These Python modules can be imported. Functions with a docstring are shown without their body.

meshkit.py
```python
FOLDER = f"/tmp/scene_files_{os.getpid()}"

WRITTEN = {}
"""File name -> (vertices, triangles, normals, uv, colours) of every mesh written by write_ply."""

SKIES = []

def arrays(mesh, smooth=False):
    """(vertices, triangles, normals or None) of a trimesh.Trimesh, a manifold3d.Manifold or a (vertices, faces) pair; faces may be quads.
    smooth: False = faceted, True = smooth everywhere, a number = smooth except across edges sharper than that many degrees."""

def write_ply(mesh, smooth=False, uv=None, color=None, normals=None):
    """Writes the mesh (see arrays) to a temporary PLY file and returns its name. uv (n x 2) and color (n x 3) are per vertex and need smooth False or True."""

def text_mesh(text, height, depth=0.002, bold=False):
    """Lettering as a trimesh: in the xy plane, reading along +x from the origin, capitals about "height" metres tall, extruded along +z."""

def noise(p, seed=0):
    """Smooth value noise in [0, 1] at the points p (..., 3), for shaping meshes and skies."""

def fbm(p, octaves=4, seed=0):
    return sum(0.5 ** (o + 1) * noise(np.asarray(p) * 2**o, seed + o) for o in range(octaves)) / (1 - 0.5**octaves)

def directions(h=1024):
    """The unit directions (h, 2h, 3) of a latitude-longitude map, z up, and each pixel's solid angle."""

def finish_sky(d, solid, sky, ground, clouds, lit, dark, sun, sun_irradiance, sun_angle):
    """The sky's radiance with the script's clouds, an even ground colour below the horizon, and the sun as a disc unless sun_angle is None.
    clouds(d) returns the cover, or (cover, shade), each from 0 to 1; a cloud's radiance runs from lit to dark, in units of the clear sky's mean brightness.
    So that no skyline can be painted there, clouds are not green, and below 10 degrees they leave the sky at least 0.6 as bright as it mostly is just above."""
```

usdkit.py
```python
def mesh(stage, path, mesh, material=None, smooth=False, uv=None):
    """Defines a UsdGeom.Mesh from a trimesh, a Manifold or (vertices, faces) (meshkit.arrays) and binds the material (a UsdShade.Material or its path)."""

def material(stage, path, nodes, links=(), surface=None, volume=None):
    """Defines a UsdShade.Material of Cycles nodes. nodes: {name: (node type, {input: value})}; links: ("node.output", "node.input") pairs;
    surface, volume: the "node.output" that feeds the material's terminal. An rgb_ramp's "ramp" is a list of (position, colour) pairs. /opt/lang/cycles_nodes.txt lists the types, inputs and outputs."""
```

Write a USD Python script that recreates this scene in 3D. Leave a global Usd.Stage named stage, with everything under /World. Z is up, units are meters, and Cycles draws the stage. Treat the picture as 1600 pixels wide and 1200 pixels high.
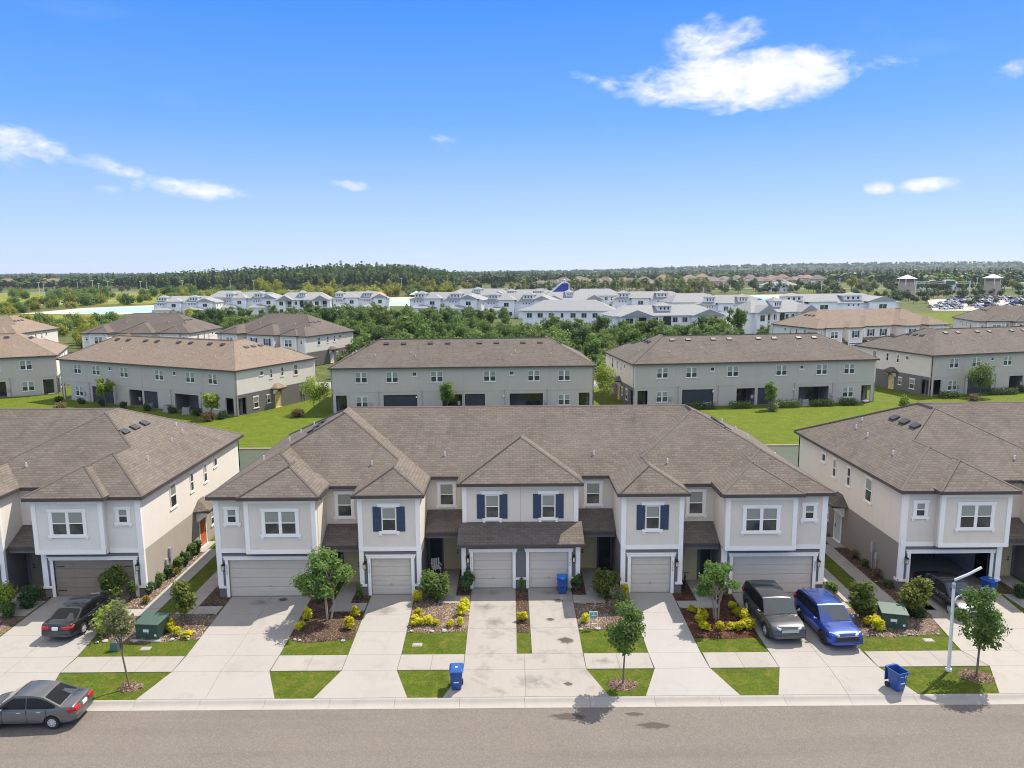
import math, random
import numpy as np, trimesh, usdkit, meshkit
import manifold3d as m3
from shapely.geometry import Polygon, box as sbox
from shapely.ops import unary_union
from scipy.interpolate import PchipInterpolator
from pxr import Usd, UsdGeom, UsdLux, UsdShade, Gf, Sdf, Vt

stage = Usd.Stage.CreateInMemory()
UsdGeom.SetStageUpAxis(stage, 'Z'); UsdGeom.SetStageMetersPerUnit(stage, 1.0)
UsdGeom.Xform.Define(stage, '/World'); UsdGeom.Scope.Define(stage, '/World/Looks')
R = np.random.default_rng(11)
rad = math.radians

# ------------------------------------------------------------------ camera, sky, sun, exposure
EYE = (-0.556, -42.51, 19.573)
PITCH, ROLL, YAW, FPX = 8.733, -0.364, 0.101, 1150.0
EXPOSURE = 0.66
SUN_ELEV, SUN_AZ = rad(55), math.atan2(0.75, 0.66)      # azimuth as atan2(x, y)
SUN_INTENSITY, SKY_STRENGTH = 1.0, 0.075
_p, _r, _y = rad(PITCH), rad(ROLL), rad(YAW)
fw = np.array([math.sin(_y) * math.cos(_p), math.cos(_y) * math.cos(_p), -math.sin(_p)])
rt = np.cross(fw, [0, 0, 1]); rt /= np.linalg.norm(rt); up = np.cross(rt, fw)
rt, up = rt * math.cos(_r) + up * math.sin(_r), up * math.cos(_r) - rt * math.sin(_r)
cam = UsdGeom.Camera.Define(stage, '/World/camera')
cam.AddTransformOp().Set(Gf.Matrix4d(*rt, 0, *up, 0, *(-fw), 0, *EYE, 1))
cam.CreateHorizontalApertureAttr(36.0); cam.CreateVerticalApertureAttr(27.0)
cam.CreateFocalLengthAttr(36.0 * FPX / 1600); cam.CreateFStopAttr(0.0)
cam.CreateClippingRangeAttr(Gf.Vec2f(0.1, 60000)); cam.CreateExposureAttr(EXPOSURE)

SUN = np.array([math.sin(SUN_AZ) * math.cos(SUN_ELEV), math.cos(SUN_AZ) * math.cos(SUN_ELEV), math.sin(SUN_ELEV)])
sx = np.cross([0, 0, 1], SUN); sx /= np.linalg.norm(sx); sy = np.cross(SUN, sx)
sun = UsdLux.DistantLight.Define(stage, '/World/sun')
sun.AddTransformOp().Set(Gf.Matrix4d(*sx, 0, *sy, 0, *SUN, 0, 0, 0, 0, 1))
sun.CreateIntensityAttr(SUN_INTENSITY); sun.CreateAngleAttr(0.5); sun.CreateColorAttr(Gf.Vec3f(1, 0.93, 0.82)); sun.CreateNormalizeAttr(True)


class L(str):
    """the output of a node, to be linked"""


class Graph:
    def __init__(self):
        self.nodes, self.links = {}, []

    def n(self, kind, **inp):
        name = f'n{len(self.nodes)}'; given = {}
        for k, v in inp.items():
            if isinstance(v, L): self.links.append((str(v), f'{name}.{k}'))
            else: given[k] = v
        self.nodes[name] = (kind, given)
        return lambda out: L(f'{name}.{out}')

    def pos(self): return self.n('geometry')('position')
    def uv(self): return self.n('uvmap', attribute='st')('UV')
    def noise(self, scale, detail=3, vec=None, rough=.55, dist=0.0):
        return self.n('noise_texture', scale=scale, detail=detail, roughness=rough, distortion=dist, vector=vec or self.pos())('fac')
    def ramp(self, fac, stops): return self.n('rgb_ramp', fac=fac, ramp=stops)('color')
    def mix(self, fac, a, b, kind='mix'): return self.n('mix', mix_type=kind, fac=fac, color1=a, color2=b)('color')
    def math(self, op, a, b=0.5, c=0.0, clamp=False): return self.n('math', math_type=op, value1=a, value2=b, value3=c, use_clamp=clamp)('value')
    def range(self, v, a, b, c=0.0, d=1.0): return self.n('map_range', value=v, from_min=a, from_max=b, to_min=c, to_max=d, clamp=True)('result')
    def bump(self, h, strength=.5, distance=.02): return self.n('bump', height=h, strength=strength, distance=distance)('normal')
    def scale(self, v, s): return self.n('mapping', vector=v, scale=s)('vector')


MAT = {}


def mat(name, build):
    g = Graph(); out = build(g)
    MAT[name] = usdkit.material(stage, f'/World/Looks/{name}', g.nodes, g.links, surface=str(out))


def pbr(g, color, rough=.8, normal=None, **kw):
    if normal is not None: kw['normal'] = normal
    return g.n('principled_bsdf', base_color=color, roughness=rough, **kw)('BSDF')


def plain(name, c, rough=.6, var=.12, sc=1.5, bump=0.0, bsc=60, **kw):
    def b(g):
        f = g.noise(sc, 4)
        col = g.mix(f, tuple(x * (1 - var) for x in c), tuple(x * (1 + var) for x in c))
        nrm = g.bump(g.noise(bsc, 3), bump, .01) if bump else None
        return pbr(g, col, rough, nrm, **kw)
    mat(name, b)


# the sky: physical sky with a few clouds at their bearings
def sky_material():
    g = Graph()
    sky = g.n('sky_texture', sky_type='single_scattering', sun_disc=False, sun_elevation=SUN_ELEV, sun_rotation=SUN_AZ, altitude=0.0, air_density=SKY_AIR, aerosol_density=SKY_AERO, ozone_density=SKY_OZ)('color')
    d = g.n('texture_coordinate')('generated')
    xyz = g.n('separate_xyz', vector=d)
    air = g.ramp(xyz('z'), [(0.0, AIR[0]), (.05, AIR[1]), (.185, AIR[2]), (.34, AIR[3]), (.6, AIR[4]), (1.0, AIR[4])])
    sky = g.mix(.82, sky, air)
    az = g.n('math', math_type='arctan2', value1=xyz('x'), value2=xyz('y'))('value')
    el = g.n('math', math_type='arcsine', value1=xyz('z'))('value')
    total = None
    vec = g.n('combine_xyz', x=az, y=g.math('multiply', el, 1.9), z=0.0)('vector')
    nz = g.noise(15, 7, vec, .60, 0.5)
    nb = g.noise(46, 5, vec, .6, 0.3)
    nn = g.math('add', g.math('multiply', nz, .72), g.math('multiply', nb, .28))
    for (ca, ce, ra, re, tilt, amp) in CLOUDS:
        da = g.math('subtract', az, ca); de = g.math('subtract', el, ce)
        de = g.math('subtract', de, g.math('multiply', da, tilt))
        q = g.math('add', g.math('power', g.math('absolute', g.math('divide', da, ra)), 2.0), g.math('power', g.math('absolute', g.math('divide', de, re)), 2.0))
        m = g.math('multiply', g.math('subtract', 1.0, g.math('minimum', q, 9.0)), amp)
        total = m if total is None else g.math('maximum', total, m)
    cover = g.n('map_range', range_type='smoothstep', value=g.math('add', g.math('multiply', total, .40), g.math('multiply', g.math('subtract', nn, .47), .85)), from_min=0.10, from_max=0.42, to_min=0.0, to_max=0.95, clamp=True)('result')
    thin = g.range(g.noise(3.2, 5, g.n('combine_xyz', x=az, y=g.math('multiply', el, 4.0), z=0.0)('vector')), .60, .85, 0, .10)
    cover = g.math('maximum', cover, thin)
    high = g.n('combine_xyz', x=g.math('divide', xyz('x'), g.math('add', xyz('z'), .12)), y=g.math('divide', xyz('y'), g.math('add', xyz('z'), .12)), z=0.0)('vector')
    deck = g.math('multiply', g.range(g.noise(1.1, 6, high), .36, .52, 0, .95), g.range(xyz('z'), .345, .45))
    cover = g.math('maximum', cover, deck)
    shade = g.range(nb, .35, .7)
    white = g.mix(shade, (CLOUD_LEVEL * .88,) * 3, (CLOUD_LEVEL * 1.0, CLOUD_LEVEL * 1.0, CLOUD_LEVEL * 1.02))
    col = g.mix(cover, sky, white)
    out = g.n('background_shader', color=col, strength=SKY_STRENGTH)('background')
    return usdkit.material(stage, '/World/Looks/sky', g.nodes, g.links, surface=str(out))


def bearing(px, py):
    dd = fw + rt * (px - 800) / FPX - up * (py - 600) / FPX; dd /= np.linalg.norm(dd)
    return math.atan2(dd[0], dd[1]), math.asin(dd[2])


SKY_AIR, SKY_AERO, SKY_OZ, CLOUD_LEVEL = 0.8, 0.1, 1.5, 9.6
AIR = [(5.4, 6.7, 8.9), (4.4, 6.2, 9.0), (1.35, 3.9, 9.2), (.22, 2.5, 9.0), (.35, 1.9, 6.6)]
CLOUDS = []
for px, py, w, h, tilt, amp in [(1172, 122, 178, 46, .0, 1.1), (1120, 60, 85, 42, .1, .7), (1060, 142, 120, 32, -.1, .65), (945, 134, 62, 22, -.35, .5), (1150, 158, 60, 26, 0, .5), (1300, 60, 34, 26, 0, .16),
                                (1375, 88, 40, 14, -.2, .12), (1457, 288, 48, 14, 0, .8), (1373, 293, 26, 11, 0, .65), (1590, 103, 40, 18, .3, .6), (75, 236, 95, 24, -.22, .6), (160, 258, 80, 18, -.22, .6),
                                (20, 248, 45, 22, -.1, .45), (315, 297, 85, 19, -.05, .75), (215, 288, 24, 14, 0, .4), (170, 297, 36, 10, 0, .35), (550, 289, 42, 11, -.12, .65), (690, 220, 38, 14, -.15, .5),
                                (660, 395, 70, 14, 0, .2), (945, 194, 24, 12, 0, .3)]:
    a, e = bearing(px, py)
    CLOUDS.append((a, e, w / FPX, h / FPX, tilt, amp))
dome = UsdLux.DomeLight.Define(stage, '/World/sky')
dome.CreateIntensityAttr(1.0)
UsdShade.MaterialBindingAPI.Apply(dome.GetPrim()).Bind(sky_material())
dome.GetPrim().SetCustomDataByKey('kind', 'structure')

# ------------------------------------------------------------------ materials


def m_shingle(name, a, b, c):
    def build(g):
        uv = g.uv()
        br = g.n('brick_texture', vector=uv, scale=1.0, brick_width=.46, row_height=.21, mortar_size=.024, mortar_smooth=.3, offset=.5, offset_frequency=2,
                 color1=a, color2=b, mortar=tuple(x * .45 for x in a), bias=0.0)
        sp = g.noise(9, 3, g.scale(uv, (1.0, 2.2, 1)))
        col = g.mix(g.range(sp, .42, .62), br('color'), c)
        big = g.noise(.35, 4)
        col = g.mix(g.range(big, .35, .7), col, g.mix(.25, col, (.30, .26, .22)))
        gr = g.noise(70, 2)
        col = g.mix(.35, col, g.mix(gr, tuple(x * .5 for x in a), tuple(x * 1.6 for x in b)))
        stain = g.range(g.noise(1.1, 5, g.scale(uv, (1.6, .35, 1))), .55, .8, 0, .35)
        col = g.mix(stain, col, tuple(x * .62 for x in a))
        nrm = g.bump(g.math('add', g.math('multiply', br('fac'), -1.0), g.math('multiply', gr, .35)), .55, .03)
        return pbr(g, col, .92, nrm, specular_ior_level=.25)
    mat(name, build)


m_shingle('shingle', (.074, .061, .051), (.212, .177, .147), (.128, .106, .088))
m_shingle('shingle_tan', (.17, .125, .092), (.32, .245, .185), (.25, .19, .143))
m_shingle('shingle_dark', (.095, .075, .064), (.165, .135, .117), (.125, .103, .09))
m_shingle('shingle_grey', (.28, .285, .29), (.37, .375, .38), (.32, .325, .33))


def m_stucco(name, c, streak=.10):
    def build(g):
        p = g.pos()
        f = g.noise(.8, 5, p); s = g.noise(2.2, 4, g.scale(p, (1, 1, .12)))
        col = g.mix(f, tuple(x * .93 for x in c), tuple(x * 1.05 for x in c))
        col = g.mix(g.range(s, .52, .8, 0, streak * 2.2), col, tuple(x * .78 for x in c))
        z = g.n('separate_xyz', vector=p)('z')
        dirt = g.math('multiply', g.range(z, .35, .0, 0, .5), g.noise(3, 4, p))
        col = g.mix(dirt, col, (.16, .13, .10))
        return pbr(g, col, .9, g.bump(g.noise(45, 4, p), .35, .012), specular_ior_level=.2)
    mat(name, build)


for _n, _c in (('shingle', (.140, .116, .097)), ('shingle_tan', (.29, .225, .17)), ('shingle_dark', (.13, .107, .094)), ('shingle_grey', (.27, .27, .28))): plain(_n + '_cap', _c, .9, .25, 4)
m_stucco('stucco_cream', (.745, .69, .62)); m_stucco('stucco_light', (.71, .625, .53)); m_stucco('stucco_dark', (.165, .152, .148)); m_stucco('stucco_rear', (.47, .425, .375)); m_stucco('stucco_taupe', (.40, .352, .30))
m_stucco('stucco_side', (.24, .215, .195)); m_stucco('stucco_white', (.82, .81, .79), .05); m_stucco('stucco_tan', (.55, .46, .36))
plain('trim_white', (.85, .805, .745), .55, .04, 3); plain('sash_white', (.72, .72, .70), .5, .03)
plain('fascia_brown', (.062, .047, .042), .6, .15); plain('soffit', (.42, .39, .36), .8)
plain('garage_beige', (.57, .505, .42), .55, .05, 1.0); plain('garage_brown', (.26, .205, .15), .55, .07)
plain('door_khaki', (.66, .53, .27), .5, .08); plain('door_orange', (.55, .13, .035), .45, .06); plain('door_blue', (.46, .55, .60), .5, .05); plain('door_yellow', (.66, .52, .25), .5, .05); plain('door_white', (.68, .70, .72), .5)
plain('shutter_navy', (.030, .052, .10), .55, .1); plain('metal_black', (.02, .02, .022), .45); plain('metal_grey', (.32, .32, .31), .5, .1); plain('vent_dark', (.035, .037, .042), .55)
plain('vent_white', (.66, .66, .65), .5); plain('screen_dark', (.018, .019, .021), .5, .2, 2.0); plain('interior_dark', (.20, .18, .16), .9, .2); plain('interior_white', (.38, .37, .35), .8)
mat('screen_mesh', lambda g: g.n('mix_closure', fac=.62, closure1=g.n('transparent_bsdf')('BSDF'), closure2=pbr(g, (.02, .021, .023), .6))('closure'))
mat('glass_dark', lambda g: pbr(g, g.mix(g.range(g.noise(1.3, 3), .4, .65), (.016, .019, .018), (.06, .065, .058)), .06, specular_ior_level=.7))
mat('glass_blind', lambda g: pbr(g, g.mix(g.range(g.n('wave_texture', vector=g.pos(), bands_direction='z', scale=9.0, distortion=.3)('fac'), .2, .8), (.20, .215, .19), (.30, .315, .28)), .09, specular_ior_level=.7))
plain('lamp_glass', (.75, .6, .35), .2)


def m_concrete(name, c, stain=.35, seedv=0.0):
    def build(g):
        p = g.n('mapping', vector=g.pos(), location=(seedv, seedv * .7, 0))('vector')
        col = g.mix(g.noise(.45, 5, p), tuple(x * .90 for x in c), tuple(x * 1.07 for x in c))
        col = g.mix(g.range(g.noise(14, 4, p), .3, .75, 0, .25), col, tuple(x * .82 for x in c))
        st = g.math('multiply', g.range(g.noise(.75, 6, p, .65, .8), .53, .72), stain)
        col = g.mix(st, col, tuple(x * .66 for x in c))
        tr = g.range(g.noise(1.2, 3, g.scale(p, (1, .12, 1))), .55, .8, 0, stain * .7)
        col = g.mix(tr, col, tuple(x * .74 for x in c))
        return pbr(g, col, .88, g.bump(g.noise(90, 3, p), .2, .006), specular_ior_level=.25)
    mat(name, build)


m_concrete('concrete', (0.369, 0.343, 0.315)); m_concrete('concrete_worn', (0.353, 0.324, 0.293), .95, 13.0); m_concrete('concrete_new', (0.377, 0.357, 0.336), .2, 31.0); m_concrete('concrete_walk', (0.361, 0.332, 0.302), .6, 57.0)
m_concrete('concrete_curb', (0.394, 0.361, 0.323), .4, 77.0); plain('joint_dark', (.14, .125, .11), .95, .3, 4)


def m_asphalt(g):
    p = g.pos()
    col = g.mix(g.noise(.35, 5, p), (.150, .128, .110), (.195, .170, .148))
    col = g.mix(g.range(g.noise(8, 5, p, .75), .34, .68), g.mix(.17, col, (.085, .074, .066)), g.mix(.15, col, (.27, .24, .212)))
    col = g.mix(g.range(g.n('white_noise_texture', dimensions='3D', vector=g.n('vector_math', math_type='floor', vector1=g.scale(p, (26, 20, 0)))('vector'))('value'), .55, 1, 0, .35), col, (.30, .27, .24))
    lane = g.range(g.noise(.9, 4, g.scale(p, (.06, 1, 1))), .5, .75, 0, .35)
    col = g.mix(lane, col, (.115, .10, .09))
    oil = g.range(g.noise(.42, 5, p, .6, .6), .66, .78, 0, .5)
    col = g.mix(oil, col, (.07, .060, .054))
    return pbr(g, col, .9, g.bump(g.noise(40, 3, p), .45, .012), specular_ior_level=.25)


mat('asphalt', m_asphalt)
def m_oil(g):
    uv = g.uv(); r = g.n('vector_math', math_type='length', vector1=uv)('value')
    f = g.math('add', g.math('subtract', 1.0, r), g.math('multiply', g.math('subtract', g.noise(3.0, 6, uv, .65, .4), .5), 1.3))
    return g.n('mix_closure', fac=g.range(f, .30, .62, 0, .82), closure1=g.n('transparent_bsdf')('BSDF'), closure2=pbr(g, (.085, .068, .056), .8))('closure')


mat('oil_stain', m_oil)
mat('mildew', lambda g: (lambda uv: g.n('mix_closure', fac=g.range(g.math('add', g.math('subtract', 1.0, g.n('vector_math', math_type='length', vector1=uv)('value')), g.math('multiply', g.math('subtract', g.noise(2.6, 7, g.pos(), .7, .5), .52), 1.9)), .25, .9, 0, .30), closure1=g.n('transparent_bsdf')('BSDF'), closure2=pbr(g, (.12, .11, .098), .9))('closure'))(g.uv()))


def m_grass(name, a, b, dry, dry_amt=.5, far=False):
    def build(g):
        p = g.pos()
        col = g.mix(g.range(g.noise(.7 if not far else .06, 6, p, .65), .32, .68), a, b)
        col = g.mix(g.range(g.noise(1.6 if not far else .02, 6, p, .65, .5), .47, .66, 0, dry_amt), col, dry)
        fine = g.noise(7 if not far else .4, 5, p, .8)
        col = g.mix(g.range(fine, .34, .56, .62, 0), col, tuple(x * .40 for x in a))
        col = g.mix(g.range(g.noise(11 if not far else 1.1, 4, g.scale(p, (1, .6, 1)), .75), .52, .72, 0, .55), col, tuple(min(1, x * 1.6) for x in b))
        return pbr(g, col, .9, g.bump(g.math('add', fine, g.noise(30, 3, p, .7)), .9, .06), specular_ior_level=.15)
    mat(name, build)


m_grass('grass_front', (.066, .106, .008), (.118, .165, .014), (.23, .195, .045), .6)
m_grass('grass_back', (.085, .132, .007), (.148, .195, .012), (.215, .20, .035), .55)
m_grass('ground_field', (.065, .088, .026), (.13, .15, .042), (.19, .175, .08), .6, True)
m_grass('meadow_yellow', (.15, .185, .018), (.25, .27, .03), (.29, .25, .07), .6, True)


def m_mulch(name, a, b, c):
    def build(g):
        p = g.pos()
        v = g.n('voronoi_texture', vector=g.scale(p, (1, .7, 1)), scale=17.0, randomness=1.0)
        col = g.ramp(g.n('separate_xyz', vector=v('color'))('x'), [(0, a), (.45, b), (.8, b), (1, c)])
        col = g.mix(g.range(g.noise(1.1, 5, p), .45, .7, 0, .6), col, tuple(x * .55 for x in a))
        return pbr(g, col, .95, g.bump(v('distance'), .9, .06), specular_ior_level=.15)
    mat(name, build)


m_mulch('mulch', (.055, .034, .024), (.115, .072, .050), (.26, .20, .15)); m_mulch('mulch_red', (.055, .022, .014), (.11, .045, .028), (.19, .11, .08)); m_mulch('mulch_pale', (.11, .075, .055), (.21, .14, .10), (.40, .33, .26))
plain('mulch_chip', (.17, .105, .075), .9, .6, 30); plain('rock_pale', (.46, .43, .39), .9, .2, 6)
plain('bare_soil', (.24, .20, .15), .95, .3, 5, .5, 30)


def m_leaf(name, a, b, c, trans=.36):
    def build(g):
        geo = g.n('geometry'); rnd = geo('random_per_island')
        col = g.ramp(rnd, [(0, a), (.55, b), (1, c)])
        cl = g.noise(1.1, 3)
        col = g.mix(g.range(cl, .35, .65, 0, .35), col, tuple(x * .7 for x in a))
        ob = g.n('object_info')('random')
        col = g.mix(.35, col, g.mix(ob, tuple(x * .7 for x in a), tuple(min(1, x * 1.25) for x in c)))
        d = pbr(g, col, .55, specular_ior_level=.3)
        t = g.n('translucent_bsdf', color=g.mix(.5, col, (.16, .22, .02), 'add'))('BSDF')
        return g.n('mix_closure', fac=trans, closure1=d, closure2=t)('closure')
    mat(name, build)


m_leaf('leaf_oak', (0.084, 0.162, 0.036), (0.156, 0.246, 0.054), (0.252, 0.336, 0.096), .45); m_leaf('leaf_olive', (0.158, 0.166, 0.079), (0.260, 0.263, 0.123), (0.371, 0.350, 0.193)); m_leaf('leaf_crape', (0.102, 0.198, 0.042), (0.180, 0.294, 0.066), (0.288, 0.408, 0.120), .45)
m_leaf('leaf_magnolia', (.075, .12, .025), (.19, .22, .035), (.40, .36, .06)); m_leaf('leaf_gold', (.62, .55, .015), (.82, .73, .02), (.85, .80, .08), .5); m_leaf('leaf_lime', (0.193, 0.273, 0.026), (0.303, 0.377, 0.039), (0.413, 0.468, 0.078))
m_leaf('leaf_dark', (.045, .10, .030), (.075, .14, .04), (.12, .19, .06)); m_leaf('leaf_belt', (.095, .165, .038), (.165, .245, .05), (.25, .32, .085)); m_leaf('leaf_magtip', (.12, .17, .03), (.33, .34, .05), (.55, .47, .08)); m_leaf('leaf_yellowgreen', (0.215, 0.230, 0.027), (0.343, 0.338, 0.041), (0.472, 0.432, 0.068))
m_leaf('leaf_pine', (.055, .10, .032), (.09, .145, .042), (.13, .185, .055), .15); m_leaf('leaf_rust', (0.165, 0.108, 0.060), (0.254, 0.168, 0.084), (0.318, 0.204, 0.108)); m_leaf('leaf_far', (.048, .085, .034), (.075, .115, .044), (.11, .15, .06), .15)
m_leaf('leaf_palm', (0.093, 0.131, 0.044), (0.158, 0.193, 0.061), (0.241, 0.263, 0.096)); m_leaf('leaf_hedge', (0.065, 0.123, 0.026), (0.111, 0.184, 0.035), (0.186, 0.263, 0.052), .15); m_leaf('flower_orange', (0.636, 0.200, 0.020), (0.742, 0.300, 0.020), (0.795, 0.120, 0.050)); m_leaf('flower_white', (0.742, 0.700, 0.620), (0.795, 0.750, 0.700), (0.848, 0.800, 0.750))
plain('bark', (.16, .125, .095), .9, .3, 9, .6, 30); plain('bark_pale', (.33, .27, .21), .85, .25, 9); plain('bark_pine', (.13, .085, .06), .9, .3, 6)
mat('water_lagoon', lambda g: pbr(g, g.mix(g.noise(.03, 3), (.30, .56, .52), (.42, .64, .58)), .45, g.bump(g.noise(1.5, 3), .12, .05), specular_ior_level=.12))
mat('water_blue', lambda g: pbr(g, g.mix(g.noise(.03, 3), (.17, .40, .55), (.25, .47, .60)), .45, g.bump(g.noise(1.5, 3), .12, .05), specular_ior_level=.12))
mat('water_pond', lambda g: pbr(g, g.mix(g.noise(.5, 5), (.05, .065, .026), (.095, .11, .045)), .38, g.bump(g.noise(3, 3), .15, .03)))
plain('sand', (.50, .43, .34), .95, .12, .1)


def paint(name, c, rough=.25, metal=.35, coat=1.0):
    mat(name, lambda g: pbr(g, g.mix(g.noise(2, 3), tuple(x * .95 for x in c), tuple(x * 1.05 for x in c)), rough, metallic=metal, coat_weight=coat, coat_roughness=.04))


paint('paint_grey', (.13, .128, .125), .35, .55); paint('paint_black', (.012, .013, .018), .25, .2); paint('paint_dark', (.050, .052, .058), .3, .5); paint('paint_blue', (.008, .045, .27), .28, .45); paint('paint_white', (.7, .7, .7), .3, 0); paint('paint_red', (.25, .02, .02), .3, .2); paint('paint_silver', (.42, .43, .45), .3, .5)
plain('tyre', (.018, .018, .018), .85); plain('rim', (.58, .58, .58), .35, .05, metallic=.25); plain('chrome', (.75, .75, .76), .12, .02, metallic=1.0); plain('black_plastic', (.022, .022, .024), .5)
plain('tail_red', (.42, .012, .012), .15, .1); plain('head_lamp', (.62, .65, .68), .08, .05); plain('plate_white', (.7, .72, .68), .5)
mat('car_glass', lambda g: pbr(g, (.006, .007, .008), .05, specular_ior_level=.3)); mat('car_screen', lambda g: pbr(g, (.045, .062, .068), .03, specular_ior_level=.9))
plain('bin_blue', (.012, .060, .235), .42, .08, 3); plain('bin_lid', (.016, .085, .31), .35, .05, 3); plain('print_white', (.7, .75, .8), .6); plain('bag_blue', (.02, .17, .55), .25, .2, 6)
plain('box_green', (.026, .056, .042), .5, .12, 2); plain('box_green_pale', (.055, .10, .078), .5, .1); plain('lamp_white', (.66, .67, .68), .4, .06, 3); plain('sign_teal', (.14, .30, .26), .6)
plain('ac_grey', (.30, .30, .29), .6, .1); plain('slide_blue', (.02, .05, .40), .4); plain('canvas_orange', (.62, .33, .10), .8); plain('canvas_red', (.5, .06, .05), .8); plain('canvas_white', (.8, .8, .8), .8)
plain('brick_tan', (.42, .33, .26), .9, .15, 2); plain('road_far', (.30, .29, .27), .9, .1, .1); plain('lot_concrete', (.40, .37, .33), .9, .1, .1); plain('roof_red', (.30, .18, .13), .9, .15, 1); plain('roof_brown', (.20, .165, .145), .9, .15, 1)
plain('basket_grey', (.2, .2, .2), .7)

# ------------------------------------------------------------------ helpers
COUNT = {}


def numbered(parent, name):
    k = (parent, name); i = COUNT.get(k, 0); COUNT[k] = i + 1
    return f'{parent}/{name}' + (f'_{i:03d}' if i else '')


def tag(prim, label=None, cat=None, group=None, kind=None):
    prim = prim if isinstance(prim, Usd.Prim) else prim.GetPrim()
    for k, v in (('label', label), ('category', cat), ('group', group), ('kind', kind)):
        if v: prim.SetCustomDataByKey(k, v)
    return prim


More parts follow.
